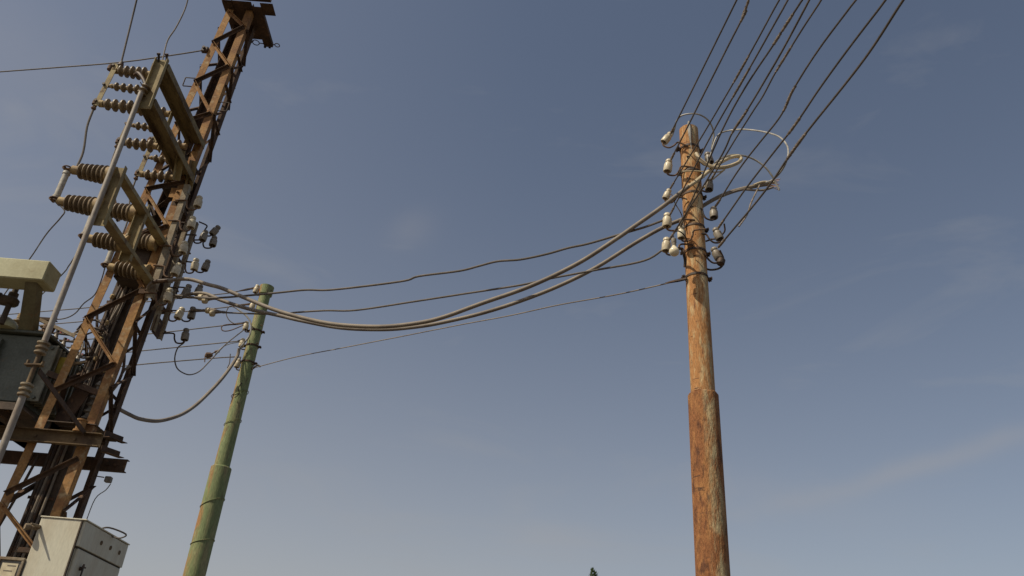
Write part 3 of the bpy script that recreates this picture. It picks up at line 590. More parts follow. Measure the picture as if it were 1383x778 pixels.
# lifting lug on the front-left edge
bm = nb(); tube(bm, [(X0 - 0.07, Y0 - 0.06, ZT - 0.115), (X0 + 0.01, Y0 + 0.02, ZT - 0.11)], 0.018, 10); lathe(bm, [(0, 0.026), (0.03, 0.03), (0.05, 0.02)], (X0 - 0.08, Y0 - 0.07, ZT - 0.115), (1, 1, 0), 10)
tube(bm, [(X0 + 0.012, Y0 + 0.0, ZT - 0.10), (X0 + 0.0, Y0 - 0.13, ZT - 0.10)], 0.012, 8, [0.018, 0.007]); tube(bm, [(X0 - 0.03, Y0 - 0.03, ZT - 0.12), (X0 - 0.025, Y0 - 0.03, ZT - 0.19)], 0.008, 8); obj('lug', bm, 'rail', cab)
bm = nb(); tube(bm, catmull([(X1 - 0.05, 7.9, ZT), (X1 + 0.02, 7.95, ZT + 0.03), (X1 + 0.15, 8.05, ZT + 0.0), (X1 + 0.08, 8.1, ZT - 0.03), (X1 - 0.01, 8.1, ZT - 0.02)], 4), 0.008, 6)
tag(obj('loose_wire', bm, 'wire', origin=(X1, 7.9, ZT)), 'short black wire loop poking over the white cabinet top', 'wire')
for y in (7.7, 8.3):
    for z in (ZT - 0.3, ZB + 0.2):
        bm = nb(); prism(bm, angle_prof(0.05, 0.006), (-4.30, y, z), (X0, y, z), (0, 0, 1)); obj('mounting_bracket', bm, 'rust_dark_shade', cab, False)
mb = thing('meter_box', 'small dark grey meter box with a cream paper label left of the white cabinet', 'meter box', (-4.2, 7.55, 2.4))
mx0, mx1, mz0, mz1 = -4.32, -4.09, 2.30, 2.765
bm = nb(); box(bm, (mx0, 7.50, mz0), (mx1, 7.62, mz1), 0.012); obj('case', bm, 'meter', mb, False)
bm = nb()
for lo, hi in (((mx0, 7.485, mz1 - 0.025), (mx1, 7.502, mz1)), ((mx0, 7.485, mz0), (mx0 + 0.022, 7.502, mz1 - 0.026)), ((mx1 - 0.022, 7.485, mz0), (mx1, 7.502, mz1 - 0.026))): box(bm, lo, hi, 0.003)
obj('rim', bm, 'rail', mb, False)
bm = nb(); box(bm, (mx0 + 0.045, 7.494, mz1 - 0.20), (mx1 - 0.045, 7.4985, mz1 - 0.05)); lb = obj('label', bm, 'label', mb, False)
bm = nb()
box(bm, (mx0 + 0.075, 7.4925, mz1 - 0.118), (mx1 - 0.08, 7.4938, mz1 - 0.110)); box(bm, (mx0 + 0.095, 7.4925, mz1 - 0.075), (mx1 - 0.06, 7.4938, mz1 - 0.066)); box(bm, (mx0 + 0.06, 7.4925, mz1 - 0.175), (mx1 - 0.10, 7.4938, mz1 - 0.170))
obj('print_line', bm, 'ink', lb, False)
# small lamp holder bracket on the right leg under the platform
ls = thing('wall_lamp_bracket', 'tiny dark grey box on a wire bracket on the right leg under the platform', 'bracket', (-4.16, 8.5, 3.75))
bm = nb(); box(bm, (-4.12, 8.49, 3.74), (-4.055, 8.55, 3.80), 0.006); obj('housing', bm, 'meter', ls, False)
bm = nb(); tube(bm, [(-4.26, 8.52, 3.80), (-4.14, 8.52, 3.79)], 0.006, 6); tube(bm, catmull([(-4.05, 8.52, 3.73), (-4.08, 8.52, 3.66), (-4.16, 8.52, 3.56), (-4.18, 8.52, 3.3), (-4.2, 8.5, 3.0)], 4), 0.005, 6); obj('lead', bm, 'wire', ls)

# ------------------------------------------------------------------ low voltage insulators on swan neck pins
def lv_proto(name, label, body_m, pin_m, reach=0.2):
    t = thing(name, label, 'insulator', (0, 0, 0))
    bm = nb(); lathe(bm, [(-0.02, 0.010), (-0.022, 0.024), (-0.066, 0.030), (-0.068, 0.037), (-0.062, 0.040), (0.005, 0.0395), (0.016, 0.036), (0.022, 0.027), (0.030, 0.026), (0.036, 0.031), (0.052, 0.031), (0.062, 0.024), (0.066, 0.012)], (reach, 0, 0), (0, 0, 1), 16)
    obj('porcelain_body', bm, body_m, t)
    bm = nb(); tube(bm, catmull([(-0.03, 0, 0.01), (0.05, 0, 0.012), (0.085, 0, 0.0), (0.095, 0, -0.05), (0.12, 0, -0.095), (0.165, 0, -0.105), (0.195, 0, -0.092), (reach, 0, -0.06)], 4), 0.0085, 8)
    obj('swan_neck_pin', bm, pin_m, t); return t
lvw = lv_proto('pin_insulator', '', 'porc', 'hook'); lvg = lv_proto('pin_insulator', '', 'porc_grey', 'iron')
used = set()
def place(kind, P, rz, label, group, tilt=(0, 0), s=1.0):
    src = lvw if kind == 'w' else lvg
    if src.name in used: t = copy_tree(src)
    else: t = src; used.add(src.name)
    t.location = P; t.rotation_euler = (tilt[0], tilt[1], rz); t.scale = (s, s, s); t['label'] = label; t['group'] = group
    return t
G = 'pin insulators on the tower rails'
ordn = ('topmost', 'second from top', 'middle', 'fourth from top', 'lowest')
LVA = [V((-3.83, 7.99, z)) for z in (7.01, 6.71, 6.36, 6.09, 5.73)]
for k, P in enumerate(LVA):
    place('w', P - V((0.235, 0, 0)), 0, 'white porcelain insulator on rusty hook, %s on the front rail of the tower' % ordn[k], G, (R(rnd.uniform(-8, 8)), R(rnd.uniform(-4, 14))), 1.2)
for k, z in enumerate((6.73, 6.32, 5.99, 5.68)):
    place('w' if k in (1, 3) else 'g', V((-3.98, 8.31, z)), R(-12), '%s insulator %s of four on the middle rail of the tower' % (('large grey', 'reddish white', 'grey', 'cream')[k], ('topmost', 'second', 'third', 'lowest')[k]), G, (R(rnd.uniform(-8, 8)), R(rnd.uniform(-8, 8))), 1.12)
LVC = []
for k, z in enumerate((7.06, 6.80, 6.48, 6.12, 5.80, 5.50)):
    LVC.append(V((-3.77, 8.53, z)))
    place('g', V((-3.97, 8.53, z)), 0, 'grey insulator on black hook, %s on the rear rail of the tower' % ('topmost', 'second from top', 'third from top', 'fourth from top', 'second lowest', 'lowest')[k], G, (R(rnd.uniform(-10, 10)), R(rnd.uniform(-6, 6)) if k else R(22)), 1.12)
for k, (x, z) in enumerate(((-4.47, 6.54), (-4.475, 6.28), (-4.49, 6.08))):
    place('w', V((x + 0.02, 8.24, z)), R(80), 'small white insulator half hidden inside the tower, %s of three' % ('topmost', 'middle', 'lowest')[k], 'white insulators half hidden inside the tower', (0, 0), 0.8)

# ------------------------------------------------------------------ poles
def step_pole(name, label, x, y, ztop, zstep, r_top, r_mid, r_low, m_up, m_low, cap_r, lean=(0, 0)):
    t = thing(name, label, 'pole', (x, y, 0))
    zs = [zstep + (ztop - zstep) * k / 14 for k in range(15)]
    bm = nb(); lathe(bm, [(z - zstep, r_mid + (r_top - r_mid) * (z - zstep) / (ztop - zstep)) for z in zs] , (x, y, zstep), (0, 0, 1), 32); obj('upper_tube', bm, m_up, t)
    bm = nb(); lathe(bm, [(zstep * k / 14, r_low * (1.03 - 0.03 * k / 14)) for k in range(15)] + [(zstep + 0.006, r_low - 0.006), (zstep + 0.008, r_mid + 0.002)], (x, y, 0), (0, 0, 1), 32); obj('lower_tube', bm, m_low, t)
    bm = nb()
    pts = [V((x + (r_mid + 0.012) * math.cos(a), y + (r_mid + 0.012) * math.sin(a), zstep + 0.008 + 0.004 * math.sin(5 * a))) for a in [k * 2 * math.pi / 24 for k in range(25)]]
    tube(bm, pts, 0.008, 6); obj('weld_ring', bm, m_low, t)
    return t
PX, PY = 1.675, 6.26
rp_ = step_pole('rusty_pole', 'tall rust streaked steel tube pole with stepped base standing at the right', PX, PY, 7.185, 4.277, 0.094, 0.102, 0.127, 'pole_rust', 'pole_low', 0.094)
bm = nb(); lathe(bm, [(0, 0.0935), (0.006, 0.0935), (0.008, 0.085), (-0.02, 0.08)], (PX, PY, 7.186), (0, 0, 1), 32); obj('cap', bm, 'pole_rust', rp_)
def band(t, x, y, z, r, m='rust_dark_shade', side=1):
    bm = nb(); ring(bm, (x, y, z), r, 0.022, 0.005)
    for s in (-1, 1):
        prism(bm, flat_prof(0.024, 0.006), (x + s * (r + 0.004), y - 0.012, z), (x + s * (r + 0.04), y - 0.012, z), (0, 0, 1), (0, -1, 0))
        prism(bm, flat_prof(0.024, 0.006), (x + s * (r + 0.004), y + 0.012, z), (x + s * (r + 0.04), y + 0.012, z), (0, 0, 1), (0, 1, 0))
        tube(bm, [(x + s * (r + 0.026), y - 0.04, z), (x + s * (r + 0.026), y + 0.04, z)], 0.008, 6)
    return obj('band', bm, m, t, False)
for z in (6.93, 6.62, 6.35, 5.97, 5.70, 5.43): band(rp_, PX, PY, z, 0.0985 - (z - 5.8) * 0.003, 'iron')
GX, GY = -3.665, 10.6
gp = step_pole('green_pole', 'tilted looking faded green steel tube pole with rust patches behind the tower', GX, GY, 7.20, 4.567, 0.079, 0.102, 0.133, 'pole_green', 'pole_green', 0.1)
bm = nb(); lathe(bm, [(0, 0.081), (0.02, 0.10), (0.16, 0.104), (0.165, 0.09), (0.15, 0.06)], (GX, GY, 7.19), (0, 0, 1), 28); obj('cap', bm, 'pole_green', gp)
for z in (6.60, 6.36, 6.10): band(gp, GX, GY, z, 0.084 + (7.2 - z) * 0.0088)
for z, a in ((5.62, 0.5), (5.2, 0.45), (4.1, 0.5), (3.6, 0.3), (3.1, 0.4), (2.2, 0.3)):    # tied wire wraps
    r = 0.106 if z > 4.567 else 0.139
    bm = nb(); tube(bm, [V((GX + r * math.cos(t), GY + r * math.sin(t), z + a * r * math.cos(t))) for t in [k * 2 * math.pi / 28 for k in range(29)]], 0.0045, 6); obj('wire_wrap', bm, 'pole_green', gp)
bm = nb(); tube(bm, catmull([(GX + 0.02, GY - 0.1, 5.75), (GX + 0.0, GY - 0.13, 5.66), (GX + 0.03, GY - 0.13, 5.58), (GX - 0.02, GY - 0.12, 5.52)], 4), 0.007, 6); obj('wire_wrap', bm, 'iron', gp)

G2 = 'pin insulators on the rusty pole'
LP = [V((1.441, 6.2, 7.019)), V((1.438, 6.2, 6.665)), V((1.42, 6.2, 6.316)), V((1.408, 6.2, 6.013)), V((1.519, 6.12, 5.83)), V((1.393, 6.2, 5.737))]
LPl = ('topmost white insulator left of the rusty pole, at its cap', 'white insulator left of the rusty pole, second below its cap', 'small white insulator left of the rusty pole just above the upper thick cable',
       'double grooved white insulator left of the rusty pole between the two thick cables', 'bright white insulator close against the rusty pole above the bulb', 'lowest white insulator, left of the light bulb on the rusty pole')
for k, P in enumerate(LP):
    o = place('w', V((0, 0, 0)), R(180), LPl[k], G2, (R(-4), R((-34, -9, -22, -3, -2, -4)[k])), (1, 1.06, .85, 1.1, .95, 1.05)[k])
    o.rotation_euler.z = R(180 - (20 if k == 4 else 8))
    bpy.context.view_layer.update()
    o.location = P - o.rotation_euler.to_matrix() @ V((0.2 * o.scale.x, 0, 0))
RPp = [V((1.843, 6.2, 6.802)), V((1.832, 6.2, 6.463)), V((1.856, 6.2, 6.14)), V((1.877, 6.2, 5.901)), V((1.851, 6.2, 5.681))]
RPl = ('grey insulator right of the rusty pole top, beside the cable coil', 'brown grey insulator right of the rusty pole below the cable coil', 'plain grey insulator right of the rusty pole below the thick cable stub',
       'dark insulator right of the rusty pole with a black lead loop', 'lowest insulator right of the rusty pole, with a large black lead loop')
for k, P in enumerate(RPp):
    o = place('g', V((0, 0, 0)), R(8), RPl[k], G2, (R(-6), R((-10, 8, 4, -16, -20)[k])), 1.0)
    o.location = P - o.rotation_euler.to_matrix() @ V((0.2, 0, 0))
G3 = 'pin insulators on the green pole'
GPp = [V((-3.797, 10.55, 7.26)), V((-3.791, 10.55, 6.99)), V((-3.81, 10.55, 6.669)), V((-3.802, 10.55, 6.383)), V((-3.789, 10.55, 6.058))]
for k, P in enumerate(GPp):
    place('w', P + V((0.2, 0, 0)), R(180), 'white insulator on the green pole, %s' % ('topmost, beside its cap', 'second from top, behind the thick cables', 'third from top, with a brown wire loop', 'fourth from top', 'lowest, behind the curved cable')[k], G3, (0, R(rnd.uniform(-6, 6))))

# light bulb
bulb = thing('light_bulb', 'frosted glass bulb in a socket hanging left of the rusty pole', 'light bulb', (1.463, 6.1, 5.75))
B0 = at(910.5, 339.5, 6.0)
bm = nb(); lathe(bm, [(-0.048, 0.004), (-0.044, 0.02), (-0.03, 0.038), (-0.008, 0.047), (0.015, 0.043), (0.035, 0.028), (0.05, 0.019), (0.058, 0.018)], B0, (0.0, 0, 1), 20); obj('glass', bm, 'glass', bulb)
bm = nb(); lathe(bm, [(0.055, 0.019), (0.06, 0.022), (0.068, 0.019), (0.074, 0.022), (0.082, 0.019), (0.09, 0.024), (0.13, 0.024), (0.14, 0.012)], B0, (0, 0, 1), 16); obj('socket', bm, 'porc_grey', bulb)
bm = nb(); tube(bm, catmull([B0 + V((0, 0, 0.135)), B0 + V((0.0, 0, 0.19)), B0 + V((0.05, 0.01, 0.23)), B0 + V((0.12, 0.05, 0.2)), B0 + V((0.17, 0.12, 0.12))], 4), 0.006, 6); obj('lead', bm, 'iron', bulb)
bm = nb(); tube(bm, catmull([B0 + V((0.05, 0.04, 0.06)), B0 + V((0.09, 0.06, 0.07)), B0 + V((0.10, 0.06, 0.02)), B0 + V((0.12, 0.1, -0.02)), B0 + V((0.12, 0.12, -0.08))], 4), 0.014, 8)
tag(obj('cable_clamp', bm, 'iron', origin=B0 + V((0.12, 0.12, -0.08))), 'dark twisted clamp on the rusty pole right of the bulb', 'clamp')

# ------------------------------------------------------------------ overhead lines from the rusty pole towards and over the viewer
G4 = 'overhead wires fanning up from the rusty pole'
tops = [995, 1011, 1052.5, 1064, 1083.5, 1093, 1109, 1156, 1196, 1220]
mids = [[], [(1003, 22), (998, 34)], [(1000, 95), (967, 152)], [(1005, 105), (963, 178)], [(1064, 30), (1046, 58), (984, 158)], [(1047, 85), (1008, 150), (989, 180), (969, 220)],
        [(1080, 45), (1049, 95), (1030, 130), (1012, 158)], [(1105, 68), (1071, 122), (1052, 160), (1006, 218)], [(1118, 104), (1078, 163), (1050, 200), (1011, 250)], [(1160, 90), (1092, 175), (1066, 210), (1030, 262)]]
starts = [(906, 180), (906, 216), (905, 255), (905, 290), (917, 311), (904, 324), (960, 243), (966, 279), (970, 308), (970, 334)]
spl = [[], [(-8, 30)], [(75, 112)], [(92, 132)], [(18, 42), (45, 60)], [(148, 180)], [(62, 97)], [(116, 150)], [(158, 182)], [(180, 216)]]   # photo rows a splice spans
def row(P):
    c = ROT.transposed() @ (P - CAM); return PCY + FPX * c.y / c.z
wl = ('leftmost overhead wire, plain and thin, from the rusty pole top', 'second overhead wire from the left, wrapped near the picture top', 'third overhead wire from the left with a pale splice at mid length', 'fourth overhead wire from the left, its splice just below its neighbour\'s',
      'fifth overhead wire from the left with two short splices high up', 'sixth overhead wire from the left with a low splice above the cable loop', 'seventh overhead wire from the left with a bulging kinked splice', 'third overhead wire from the right with one splice halfway',
      'second overhead wire from the right with a splice above the coil', 'rightmost overhead wire, thick, wrapped where the white loop joins it')
for k in range(10):
    A = at(*starts[k], 6.15)
    d = ray(tops[k], 0); Bt = CAM + d * ((A.z - 0.02 - CAM.z) / d.z)
    pp = [A] + span(A, Bt, sorted(mids[k], key=lambda q: -q[1])) + [Bt]
    h = (Bt - A).normalized()
    far = [Bt + h * L + V((0, 0, s)) for L, s in ((1.2, 0.0), (3, -0.03), (8, -0.15), (16, -0.2), (26, -0.05), (34, 0.3))]
    p = catmull(pp, 10)
    pw = wobble(p, 0.004, k * 3.7, 2.2)
    r = (0.0075, 0.0075, 0.0065, 0.0065, 0.007, 0.007, 0.007, 0.0075, 0.0078, 0.0085)[k]
    bm = nb(); tube(bm, pw + catmull([Bt] + far, 3)[1:], r, 7)
    o = tag(obj('overhead_wire', bm, 'wire', origin=A), wl[k], 'wire', G4)
    L = [0]
    for a, b in zip(pw, pw[1:]): L.append(L[-1] + (b - a).length)
    rows = [row(P) for P in pw]
    segs = [(0.0, 0.05)]
    for y0, y1 in spl[k]:
        ts = [L[i] / L[-1] for i in range(len(pw)) if y0 <= rows[i] <= y1]
        tt = [1.0 if rows[-1] >= yy else next((L[i] + (L[i + 1] - L[i]) * (rows[i] - yy) / (rows[i] - rows[i + 1])) / L[-1] for i in range(len(pw) - 1) if rows[i] >= yy >= rows[i + 1]) for yy in (y1, y0)]
        segs.append((tt[0], min(1.0, tt[1])))
    for s0, s1 in segs:
        n = max(24, int((s1 - s0) * L[-1] / 0.012)); strands = ([], []); core = []
        u = (pw[-1] - pw[0]).normalized().orthogonal().normalized(); v = (pw[-1] - pw[0]).normalized().cross(u)
        for j in range(n + 1):
            t = (s0 + (s1 - s0) * j / n) * L[-1]
            i = max(i for i in range(len(L)) if L[i] <= t + 1e-9); i = min(i, len(L) - 2)
            P = pw[i].lerp(pw[i + 1], (t - L[i]) / max(1e-9, L[i + 1] - L[i])); core.append(P)
            ph = t * 2 * math.pi / 0.075
            for q in (0, 1): strands[q].append(P + (u * math.cos(ph + q * math.pi) + v * math.sin(ph + q * math.pi)) * r * (0.75 + 0.3 * rnd.random()))
        bm = nb()
        tube(bm, core, r, 7, [r * (1.05 + 0.45 * max(0, math.sin(math.pi * j / n)) ** 0.4 * (0.6 + 0.7 * rnd.random())) for j in range(n + 1)])
        for q in (0, 1): tube(bm, strands[q], r * 0.72, 5)
        obj('splice', bm, 'splice', o)

# ------------------------------------------------------------------ spans between tower and poles
def line(name, A, B, pix, r, m, label, cat='wire', group=None, per=6, wob=0.0, sides=8, rad=None):
    pts = [A] + span(A, B, pix) + [B]
    return cable_thing(name, pts, r, m, label, cat, group, per, sides, wob)
G5 = 'lines between the tower and the rusty pole'
A = V((-3.82, 8.03, 5.76)); B = LP[3] + V((-0.04, 0.0, -0.01))
w1 = line('span_wire', A, B, [(272, 402), (300, 402), (369, 396), (411, 391.7), (443.5, 391.7), (497, 386), (547.6, 379), (566, 373), (620, 366), (646, 359.5), (672, 353), (703, 350.5), (739, 343), (767, 335), (795, 329), (836, 317), (870, 307)], 0.011, 'wire', 'upper dark span wire from tower to rusty pole, crossing behind the green pole top', 'wire', G5)
A2 = V((-3.77, 8.5, 5.80)); B2 = LP[5] + V((0, 0, -0.03))
w2 = line('span_wire', A2, B2, [(285, 420), (300, 422), (374, 424.5), (399.5, 422), (439, 419.5), (480.5, 419), (554.5, 408), (600, 401), (625.7, 397), (703, 385), (744, 376), (805.6, 364.6), (870, 352)], 0.010, 'wire', 'lower dark span wire from tower to the bulb insulator', 'wire', G5)
A3 = V((GX + 0.1, GY - 0.02, 6.02)); B3 = V((PX - 0.102, PY - 0.05, at(925, 380, PY).z))
w3 = line('span_wire', A3, B3, [(400, 482), (462, 470), (554.5, 452), (620, 439), (690, 426), (754, 412), (840, 396.5)], 0.006, 'cable', 'thinnest grey span wire, from the green pole to the rusty pole', 'wire', None)
bm = nb(); tube(bm, catmull([A3 + V((-0.05, 0, 0.0)), A3 + V((0.0, -0.02, -0.02)), A3 + V((0.05, -0.02, 0.04)), A3 + V((0.1, -.02, 0.02))], 4), 0.014, 6); obj('splice', bm, 'iron', w3)
bm = nb(); q = [B3 + (A3 - B3).normalized() * s for s in (0.0, 0.08, 0.16, 0.22)]; tube(bm, q, 0.012, 6, [0.014, 0.016, 0.012, 0.006]); obj('splice', bm, 'iron', w3)
for wobj, P0, s_ in ((w1, (270, 402), 0), (w2, (280, 420), 1)):
    c0 = at(P0[0] - 22, P0[1] - (1 if s_ == 0 else 2), 8.03 if s_ == 0 else 8.45); c1 = at(P0[0] + 26, P0[1] + 2, 7.97 if s_ == 0 else 8.3)
    n = 22; q = [c0.lerp(c1, j / n) for j in range(n + 1)]
    bm = nb(); tube(bm, q, 0.02, 8, [0.012 + 0.022 * math.exp(-((j / n - 0.6) / 0.16) ** 2) * (0.8 + 0.4 * rnd.random()) + 0.005 * rnd.random() for j in range(n + 1)]); obj('splice', bm, 'splice', wobj)
    for j in range(2):
        bm = nb(); cj = c0.lerp(c1, 0.5 + 0.14 * j); lathe(bm, [(0, 0.02), (0.01, 0.036), (0.05, 0.036), (0.06, 0.02)], cj + V((-0.03, -0.01, -0.035 * j)), (1, -0.2, -0.1), 10); obj('clamp', bm, 'cream', wobj)
# thick cables
CA = V((-4.03, 7.93, 5.83)); CB = V((1.60, 6.10, at(931, 252, 6.10).z))
pp = [V((-4.12, 8.12, 5.72)), CA] + span(CA, CB, [(228, 379), (245, 377), (260, 378), (280, 384), (300, 389.4), (330, 402), (367, 417), (402, 427.6), (439, 436), (473.5, 440), (520, 441), (566, 436), (600, 428), (651, 409.6), (716, 386.5), (780, 356), (831, 323.5), (857, 305.5), (895.5, 278.5)]) + [CB]
bm = nb(); p1 = catmull(pp, 6); tube(bm, p1, 0.021, 10)
cable1 = tag(obj('thick_cable', bm, 'cable', origin=CA), 'upper of two thick sagging cables, passing in front of the rusty pole', 'cable', 'thick cables sagging between tower and rusty pole')
bm = nb(); n = len(p1); tube(bm, p1[int(n * .06):int(n * .11)], 0.024, 8); obj('tape_wrap', bm, 'iron', cable1)
DA = V((-3.80, 8.10, 5.78)); DB = V((1.66, 6.40, at(922, 292, 6.40).z))
q2 = span(DA, DB, [(273, 396), (300, 406), (335, 417), (376, 426), (411, 434), (462, 443), (520, 445), (566, 441), (600, 435), (651, 423), (703, 406.5), (754, 386.5), (805.6, 361), (857, 328.7), (895.6, 307)])
stub = [at(x, y, 6.38) for x, y in ((951, 277), (973, 265), (995, 257), (1022, 251), (1038, 248.5))]
pp = [V((-4.1, 8.3, 5.70)), DA + V((-0.12, 0.02, 0.01)), DA] + q2 + [DB] + stub
bm = nb(); tube(bm, catmull(pp, 6), 0.02, 10)
cable2 = tag(obj('thick_cable', bm, 'cable', origin=DA), 'lower of two thick sagging cables, passing behind the rusty pole to a frayed end', 'cable', 'thick cables sagging between tower and rusty pole')
for k in range(7):
    e0 = at(1034, 248.5 + (k - 3) * 0.7, 6.38); e1 = at(1049 + rnd.uniform(-5, 5), 249 + (k - 3) * 2.4, 6.38 + rnd.uniform(-.08, .08))
    bm = nb(); tube(bm, [e0, e0.lerp(e1, 0.5) + V((0, 0, 0.006)), e1], 0.0045, 6); obj('copper_strand', bm, 'copper', cable2)
bm = nb(); tube(bm, catmull([at(x, y, 6.36) for x, y in ((978, 264), (1000, 256.5), (1020, 257), (1033, 256.5), (1044, 253))], 5), 0.011, 8); obj('core', bm, 'cable', cable2)
bm = nb(); tube(bm, catmull([at(x, y, 6.36) for x, y in ((1018, 250), (1030, 246), (1046, 246.5))], 4), 0.013, 8); obj('core', bm, 'cream', cable2)
# third thick cable: tower to green pole
EA = V((-4.28, 8.5, at(160, 549, 8.5).z)); EB = V((-3.79, 10.46, at(329, 471.5, 10.46).z))
line('thick_cable', EA, EB, [(175, 560), (190, 566), (214, 568.5), (240, 562), (258, 552), (275, 537.5), (300, 511), (319, 484)], 0.023, 'cable', 'short thick cable drooping from the tower up to the green pole', 'cable')
cable_thing('stripped_cable', [EB] + [at(x, y, 10.46) for x, y in ((336, 455), (339, 444), (338, 434.5), (332, 426), (324, 420), (320, 417))], 0.012, 'white_wire', 'bare white cable end curling up the left side of the green pole', 'cable')
cable_thing('tail_wire', [at(x, y, 10.46) for x, y in ((320, 417), (311, 413.5), (306.5, 419), (306, 426), (311, 434), (320, 438), (329, 437))], 0.007, 'wire', 'dark wire loop joining the bare white cable to the green pole insulators', 'wire')
cable_thing('tail_wire', [at(x, y, 10.46) for x, y in ((329, 437), (318, 437.5), (303, 439), (299, 443), (302, 447), (312, 446), (329, 439))], 0.008, 'hook', 'flat brown wire loop at the third insulator of the green pole', 'wire')
cable_thing('tail_wire', [LVC[5] + V((0, 0, 0.0))] + [at(x, y, Y) for x, y, Y in ((249, 462, 8.55), (240, 470, 8.7), (236, 484, 8.9), (239, 497, 9.1), (248, 504, 9.25), (258, 506, 9.4), (270, 501, 9.6), (284, 487, 9.9), (305, 465, 10.2), (330, 445, 10.46))], 0.008, 'wire', 'slack wire looping low from the tower rail up to the green pole', 'wire')
cable_thing('tail_wire', [at(x, y, Y) for x, y, Y in ((291, 478, 10.0), (300, 469, 10.2), (312, 464, 10.35), (325, 462, 10.46))], 0.006, 'white_wire', 'thin pale wire branching off the slack loop to the green pole', 'wire')
cable_thing('tail_wire', [at(x, y, 10.5) for x, y in ((311, 478), (310, 490), (307, 497))], 0.007, 'wire', 'short dark wire hanging from the lowest green pole insulator', 'wire')
# lines going left from the green pole
G6 = 'wires running left from the green pole behind the tower'
dl = V((-0.944, 0.329, 0))
for k, (P, pix) in enumerate(zip(GPp, ([(318, 394), (290, 398), (139, 413.5), (54, 421)], [(308, 414.6), (287, 417), (180, 427.7), (80, 437)], [(308, 439), (221, 449), (180, 452.5), (116, 458.5)], [(320, 461), (220, 471), (104, 482)], [(318, 482), (220, 489.5), (104, 500)]))):
    E = P + dl * 12
    pts = [P + V((-0.03, 0, 0.03))] + span(P, E, pix)
    e = (pts[-1] - pts[-2]).normalized(); pts += [pts[-1] + e * 4 + V((0, 0, 0.05)), pts[-1] + e * 11 + V((0, 0, .4))]
    o = cable_thing('service_wire', pts, 0.0085, 'wire', ('topmost', 'second', 'third', 'fourth', 'lowest')[k] + ' of the dark wires running left from the green pole behind the tower', 'wire', G6)
    bm = nb(); q = [pts[0].lerp(pts[1], t) for t in (0, 0.2, 0.4, 0.6, 0.8)]; tube(bm, q, 0.014, 6, [0.02, 0.015, 0.018, 0.014, 0.009]); obj('splice', bm, 'iron', o)
bm = nb(); Pk = at(277, 480, 10.3); lathe(bm, [(0, 0.02), (0.02, 0.045), (0.07, 0.04), (0.10, 0.02)], Pk, (1, 0.2, 0.25), 8); lathe(bm, [(0, 0.02), (0.06, 0.022)], Pk + V((0.12, 0, 0.06)), (1, 0, 0.4), 8); tube(bm, [Pk, Pk + V((0.02, 0, -0.10))], 0.008, 6); tube(bm, [Pk + V((0.08, 0, 0.03)), Pk + V((0.15, 0, .08))], 0.008, 6)
tag(obj('wire_clamp', bm, 'hook', origin=Pk), 'small brown clamp sitting on the lowest wire left of the green pole', 'clamp')

# ------------------------------------------------------------------ high voltage leads
def lead(A, pts, r, label, m='wire'):
    return cable_thing('high_voltage_lead', [A] + pts, r, m, label, 'wire', 'high voltage leads of the switchgear', wob=0.006)
lead(V((-4.60, 6.80, 7.98)), [at(165, 80, 6.8), at(172, 52, 6.78), at(185, 0, 6.7), at(200, -70, 6.5), at(215, -160, 6.3)], 0.011, 'thick dark lead rising from the nearest switch insulator to the picture top')
bm = nb(); lathe(bm, [(0, 0.02), (0.015, 0.035), (0.04, 0.03), (0.08, 0.018)], (-4.60, 6.80, 7.955), (0, 0, 1), 10)
tag(obj('line_clamp', bm, 'iron', origin=(-4.60, 6.80, 7.95)), 'dark clamp gripping the thick lead on the nearest switch insulator', 'clamp')
lead(V((-4.12, 6.73, 8.03)), [at(220, 78, 6.73), at(226, 55, 6.72), at(237, 38, 6.7), at(249, 14, 6.66), at(256, -10, 6.6), at(275, -80, 6.4)], 0.008, 'thin wavy grey lead rising from the switch end post', 'cable')
Q = leg_at(0, 9.62) + V((-0.03, 0, 0))
el = span(Q, Q + dl * 8, [(240, 73.5), (165, 84), (80, 91), (0, 97)]); e = (el[-1] - el[-2]).normalized()
cable_thing('earth_wire', [Q] + el + [el[-1] + e * 8], 0.0095, 'wire', 'dark wire leaving the tower top to the left picture edge', 'wire')
bm = nb(); box(bm, (Q.x - 0.06, Q.y - 0.03, Q.z - 0.05), (Q.x + 0.03, Q.y + 0.03, Q.z + 0.04), 0.01); bolt(bm, (Q.x - 0.02, Q.y - 0.03, Q.z), (0, -1, 0), 0.02, 0.03)
tag(obj('wire_clamp', bm, 'iron', origin=Q), 'dark clamp holding the left going wire on the tower leg near its top', 'clamp')
for k, Y in enumerate((6.83, 7.48, 8.08)):
    a = V((-4.70, Y - 0.03, 7.36)); b = V((-4.60, Y - 0.04, 6.52))
    lead(a, [a + V((0.01, 0, -0.06)), a.lerp(b, 0.35) + V((-0.012, 0, 0)), a.lerp(b, 0.75) + V((0.02, 0, 0)), b], 0.012 if k == 0 else 0.010, ('nearest', 'middle', 'farthest')[k] + ' of three dark leads joining switch and fuse insulators')
    bm = nb(); lathe(bm, [(0, 0.012), (0.01, 0.026), (0.03, 0.026), (0.04, 0.012)], a + V((0.0, 0, -0.05)), (0.3, 0, 1), 8)
    tag(obj('line_clamp', bm, 'hook', origin=a), 'rusty clamp on the %s lead under its switch blade' % ('nearest', 'middle', 'farthest')[k], 'clamp')
T0 = at(88, 282, 6.76)
lead(V((-4.66, 6.76, 6.06)), [at(87, 284, 6.76), at(82, 294, 6.8), at(66, 312, 7.1), at(53, 330, 7.6), at(45, 343, 8.3), V((-5.98, 8.45, 5.63))], 0.007, 'thin lead from the nearest fuse down to the transformer conservator')
